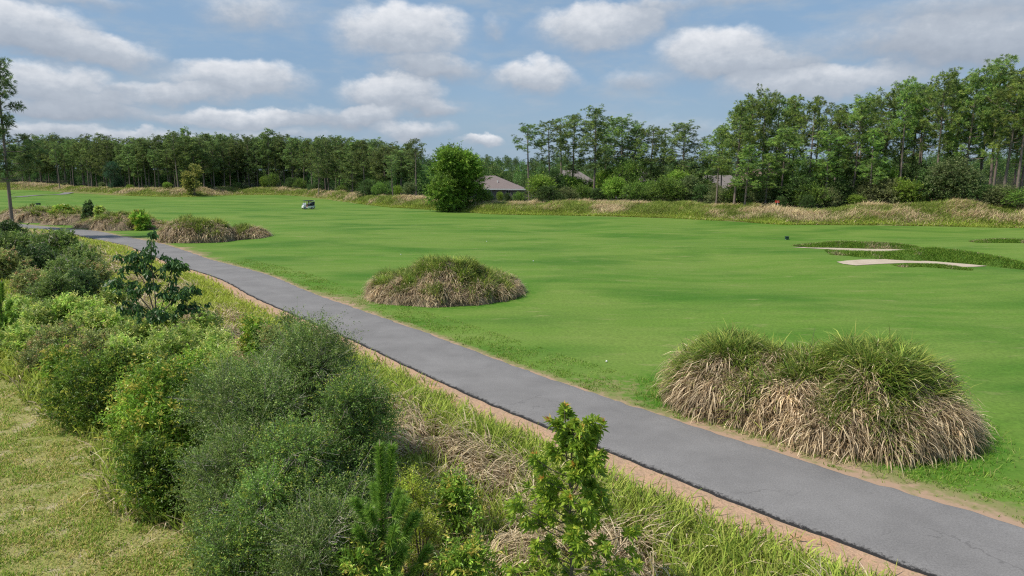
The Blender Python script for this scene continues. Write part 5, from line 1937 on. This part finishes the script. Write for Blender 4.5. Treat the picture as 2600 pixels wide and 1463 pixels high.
def cart(x, y, rz, label, paint, roofm, bag=True):
    """local: front towards -x"""
    root = empty('golf_cart', (x, y, gz(x, y) + .01), label, 'golf cart', 'golf carts on the fairway', rz)
    g = Geo()
    extr(g, [(-1.22, .32), (-1.20, .62), (-1.05, .80), (-.80, .90), (-.66, .88), (-.60, .42), (-.15, .34), (-.10, .62), (.10, .70), (.85, .70), (1.08, .62), (1.12, .36), (.98, .30), (-.1, .26), (-.9, .28)], -.56, .56)
    g.build('body', paint, root)
    g = Geo()
    extr(g, [(-.02, .70), (-.02, .82), (.42, .84), (.46, .705)], -.54, .54)
    g.build('seat', M_SEAT, root)
    g = Geo()
    extr(g, [(.44, .86), (.50, .86), (.60, 1.24), (.52, 1.26)], -.54, .54)
    g.build('backrest', M_SEAT, root)
    g = Geo()
    extr(g, [(-.92, 1.80), (-.86, 1.88), (.72, 1.90), (.80, 1.82), (.74, 1.79), (-.86, 1.77)], -.60, .60)
    g.build('roof', roofm, root)
    for sy in (-.53, .53):
        g = Geo()
        tube(g, [(-.98, sy, .86), (-.80, sy, 1.78)], .022, (1, 1, 1), 6)
        g.build('roof_post', M_BLACK, root)
        g = Geo()
        tube(g, [(.66, sy, .70), (.66, sy, 1.80)], .022, (1, 1, 1), 6)
        g.build('roof_post', M_BLACK, root)
    g = Geo()
    V = [(-.985, -.50, .90), (-.985, .50, .90), (-.90, .50, 1.34), (-.90, -.50, 1.34), (-.97, -.50, .90), (-.97, .50, .90), (-.885, .50, 1.34), (-.885, -.50, 1.34)]
    g.add(V, [(0, 1, 2, 3), (7, 6, 5, 4), (0, 4, 5, 1), (2, 6, 7, 3), (1, 5, 6, 2), (0, 3, 7, 4)], (1, 1, 1))
    g.build('windshield', M_SCREEN, root)
    for wx, rr in ((-.86, .235), (.74, .245)):
        for sy in (-.54, .54):
            g = Geo()
            disc(g, wx, sy, rr, rr, .20)
            w = g.build('wheel', M_TYRE, root)
            g = Geo()
            disc(g, wx, sy, rr, rr * .72, .16, 14)
            tube(g, [(wx, sy - .085, rr), (wx, sy + .085, rr)], rr * .5, (1, 1, 1), 12)
            g.build('rim', M_RIM, w)
    for sy in (-.36, .36):
        g = Geo()
        tube(g, [(-1.215, sy, .60), (-1.195, sy, .605), (-1.17, sy, .61)], [.03, .075, .075], (1, 1, 1), 10)
        g.build('headlight', M_RIM, root)
    g = Geo()
    tube(g, [(-.70, -.27, .80), (-.45, -.27, 1.04)], .02, (1, 1, 1), 6)
    th = np.linspace(0, 2 * np.pi, 17)
    tube(g, [(-.45 + .10 * math.cos(t), -.27 + .17 * math.sin(t), 1.04 + .13 * math.cos(t)) for t in th], .015, (1, 1, 1), 5)
    g.build('steering_wheel', M_BLACK, root)
    if bag:
        for sy in (-.24, .24):
            bx, by = x + math.cos(rz) * .92 - math.sin(rz) * sy, y + math.sin(rz) * .92 + math.cos(rz) * sy
            b = empty('golf_bag', (bx, by, gz(bx, by) + .72), 'dark golf bag with clubs strapped on the back of a golf cart', 'golf bag', 'golf bags on the carts', rz)
            g = Geo()
            tube(g, [(0, 0, 0), (.03, 0, .1), (.10, 0, .62), (.12, 0, .82)], [.11, .13, .12, .135], (1, 1, 1), 10)
            g.build('bag_body', M_BAG, b)
            for q in range(4):
                g = Geo()
                ox, oy = .05 * math.cos(q * 1.57), .05 * math.sin(q * 1.57)
                tube(g, [(.11 + ox, oy, .72), (.14 + ox * 1.5, oy * 1.5, 1.06)], .010, (1, 1, 1), 5)
                tube(g, [(.14 + ox * 1.5, oy * 1.5, 1.05), (.19 + ox * 1.5, oy * 1.8, 1.10), (.22 + ox * 1.5, oy * 1.8, 1.08)], [.018, .03, .015], (1, 1, 1), 6)
                g.build('club', M_STEEL, b)
    return root


def skin_obj(name, verts, edges, radii, mat, parent=None, sub=2):
    me = bpy.data.meshes.new(name)
    me.from_pydata(verts, edges, [])
    o = bpy.data.objects.new(name, me)
    COL.objects.link(o)
    o.parent = parent
    m = o.modifiers.new('skin', 'SKIN')
    me.skin_vertices.new(name='skin') if not me.skin_vertices else None
    for v, r_ in zip(me.skin_vertices[0].data, radii):
        v.radius = r_ if isinstance(r_, tuple) else (r_, r_)
    me.skin_vertices[0].data[0].use_root = True
    s = o.modifiers.new('sub', 'SUBSURF')
    s.levels = s.render_levels = sub
    me.materials.append(mat)
    return o


def sitter(x, y, z, rz, label, shirt, capm, drive=True):
    """seated person, facing local -x, hips at the origin"""
    root = empty('person', (x, y, z), label, 'person', None, rz)
    V = [(0, 0, .02), (.0, 0, .22), (-.01, 0, .40), (-.02, 0, .50), (-.03, 0, .56), (-.05, 0, .66), (-.05, 0, .76)]
    Rr = [(.15, .12), (.14, .11), (.15, .11), (.09, .08), (.055, .055), (.085, .095), (.07, .08)]
    E_ = [(i, i + 1) for i in range(6)]
    for s in (-1, 1):
        i = len(V)
        V += [(-.03, .10 * s, .0), (-.24, .12 * s, .04), (-.42, .12 * s, .03), (-.46, .12 * s, -.20), (-.47, .12 * s, -.42), (-.58, .13 * s, -.45)]
        Rr += [.085, .08, .06, .055, .04, .035]
        E_ += [(0, i)] + [(i + q, i + q + 1) for q in range(5)]
        i = len(V)
        V += [(-.02, .19 * s, .44), (-.06, .24 * s, .22), (-.24, .19 * s, .18), (-.38, .14 * s, .24), (-.44, .13 * s, .26)]
        Rr += [.055, .045, .038, .03, .03]
        E_ += [(2, i)] + [(i + q, i + q + 1) for q in range(4)]
        j = len(V)                       # fingers and thumb
        for q, (dy, dz) in enumerate(((-.03, .0), (-.01, .01), (.012, .008), (.03, -.004))):
            V += [(-.475, .13 * s + dy, .262 + dz), (-.50, .13 * s + dy, .24 + dz)]
            Rr += [.010, .008]
            E_ += [(i + 4, j + 2 * q), (j + 2 * q, j + 2 * q + 1)]
        V += [(-.44, (.13 - .05) * s, .255)]
        Rr += [.011]
        E_ += [(i + 3, len(V) - 1)]
    skin_obj('body', V, E_, Rr, M_SKIN, root)
    V = [(0, 0, .04), (.0, 0, .22), (-.01, 0, .40), (-.015, 0, .475)]
    Rr = [(.175, .14), (.165, .13), (.175, .13), (.10, .09)]
    E_ = [(0, 1), (1, 2), (2, 3)]
    for s in (-1, 1):
        i = len(V)
        V += [(-.02, .20 * s, .44), (-.05, .235 * s, .28)]
        Rr += [.075, .062]
        E_ += [(2, i), (i, i + 1)]
    skin_obj('shirt', V, E_, Rr, shirt, root)
    V, Rr, E_ = [(0, 0, .03)], [(.17, .135)], []
    for s in (-1, 1):
        i = len(V)
        V += [(-.05, .10 * s, .01), (-.24, .12 * s, .045), (-.36, .12 * s, .04)]
        Rr += [.10, .095, .08]
        E_ += [(0, i), (i, i + 1), (i + 1, i + 2)]
    skin_obj('shorts', V, E_, Rr, M_SHORT, root)
    g = Geo()
    th = np.linspace(0, 2 * np.pi, 16, endpoint=False)
    rings = [(.74, .102), (.79, .10), (.83, .082), (.855, .045), (.862, .005)]
    Vc = np.array([(-.05 + r_ * math.cos(t), r_ * .92 * math.sin(t), zz_) for (zz_, r_) in rings for t in th])
    g.add(Vc, [(k * 16 + i, k * 16 + (i + 1) % 16, (k + 1) * 16 + (i + 1) % 16, (k + 1) * 16 + i) for k in range(4) for i in range(16)], (1, 1, 1), 0, True)
    V = [(-.12, -.08, .745), (-.12, .08, .745), (-.225, .055, .735), (-.225, -.055, .735), (-.12, -.08, .757), (-.12, .08, .757), (-.225, .055, .745), (-.225, -.055, .745)]
    g.add(V, [(0, 1, 2, 3), (7, 6, 5, 4), (0, 4, 5, 1), (1, 5, 6, 2), (2, 6, 7, 3), (3, 7, 4, 0)], (1, 1, 1))
    g.build('cap', capm, root)
    g = Geo()
    tube(g, [(-.128, 0, .675), (-.152, 0, .655), (-.140, 0, .645)], [.010, .016, .012], (1, 1, 1), 6)
    g.build('nose', M_SKIN, root)
    for s in (-1, 1):
        g = Geo()
        tube(g, [(-.124, .032 * s, .692), (-.134, .032 * s, .692)], [.012, .006], (1, 1, 1), 6)
        g.build('eye', M_BLACK, root)
        g = Geo()
        tube(g, [(-.05, .088 * s, .64), (-.045, .10 * s, .66), (-.045, .10 * s, .69), (-.05, .09 * s, .71)], [.008, .014, .014, .008], (1, 1, 1), 6)
        g.build('ear', M_SKIN, root)
    g = Geo()
    tube(g, [(-.128, -.025, .615), (-.134, 0, .612), (-.128, .025, .615)], .006, (1, 1, 1), 5)
    g.build('mouth', M_PINK, root)


def carts():
    rz = .62
    cx, cy = at(782, 531)
    cart(cx, cy, rz, 'white golf cart with grey-black roof carrying two players across the fairway', M_CART, M_BLACK)
    c2x, c2y = xcol(784, 531, cy + 3.0), cy + 3.0
    cart(c2x + .2, c2y, rz, 'second golf cart with black roof right behind the white one, mostly hidden', M_CART2, M_BLACK)

    def pt(bx, by, lx, ly):
        return bx + lx * math.cos(rz) - ly * math.sin(rz), by + lx * math.sin(rz) + ly * math.cos(rz)
    z = gz(cx, cy)
    for (ly, shirt, cap, lab) in ((-.27, M_BLUE, M_BLACK, 'person in a pale blue shirt and black cap seated in the white golf cart'), (.27, M_PINK, M_CLOTHW, 'person in a pinkish shirt and white cap on the far seat of the white cart')):
        px_, py_ = pt(cx, cy, .26, ly)
        sitter(px_, py_, z + .90, rz, lab, shirt, cap)
    px_, py_ = pt(c2x + .2, c2y, .26, -.27)
    sitter(px_, py_, gz(c2x, c2y) + .90, rz, 'person in a white shirt and yellow cap in the rear golf cart', M_CLOTHW, M_YEL)


carts()

# ------------------------------------------------------------------ small things on the fairway
def tee_box(px, py, label, w=.34, h=.36):
    x, y = at(px, py)
    root = empty('marker_box', (x, y, gz(x, y)), label, 'marker box')
    m = solid('dark_green_plastic', (.012, .045, .035), .5)
    g = Geo()
    extr(g, [(-w / 2, .06), (-w / 2, h - .06), (-w / 2 + .06, h), (w / 2 - .06, h), (w / 2, h - .06), (w / 2, .06)], -.22, .22)
    g.build('box_body', m, root)
    g = Geo()
    box(g, -w / 2 - .03, w / 2 + .03, -.25, .25, h + .002, h + .05)
    g.build('lid', m, root)
    for sx in (-1, 1):
        g = Geo()
        box(g, sx * (w / 2 - .06) - .03, sx * (w / 2 - .06) + .03, -.1, .1, -.05, .058)
        g.build('leg', M_WHITE, root)


tee_box(1998, 604, 'small dark green box standing alone on the fairway left of the bunkers')
tee_box(97, 520, 'small dark box on the fairway far left above the straw mound', 1.0, .45)
M_BALL = solid('golf_ball', (.8, .8, .78), .35, c2=(.74, .74, .72), scale=60, bump=.4)
bm_v = []
for (px, py, lab) in ((1540, 920, 'white golf ball on the dark turf below the centre mound, near the path'), (1018, 645, 'white golf ball just above the left shoulder of the centre mound'), (1236, 612, 'white golf ball farthest up the fairway, above the centre mound'), (1354, 668, 'white golf ball right of the centre mound')):
    x, y = at(px, py)
    g = Geo()
    rr = .043
    for k2 in range(8):
        a0, a1 = math.pi * k2 / 8, math.pi * (k2 + 1) / 8
        th = np.linspace(0, 2 * np.pi, 14, endpoint=False)
        V = [(rr * math.sin(a) * math.cos(t), rr * math.sin(a) * math.sin(t), rr * math.cos(a)) for a in (a0, a1) for t in th]
        g.add(V, [(i, (i + 1) % 14, 14 + (i + 1) % 14, 14 + i) for i in range(14)], (1, 1, 1), 0, True)
    o = tag(g.build('golf_ball', M_BALL), lab, 'golf ball', 'golf balls on the fairway')
    o.location = (x, y, gz(x, y) + .045)
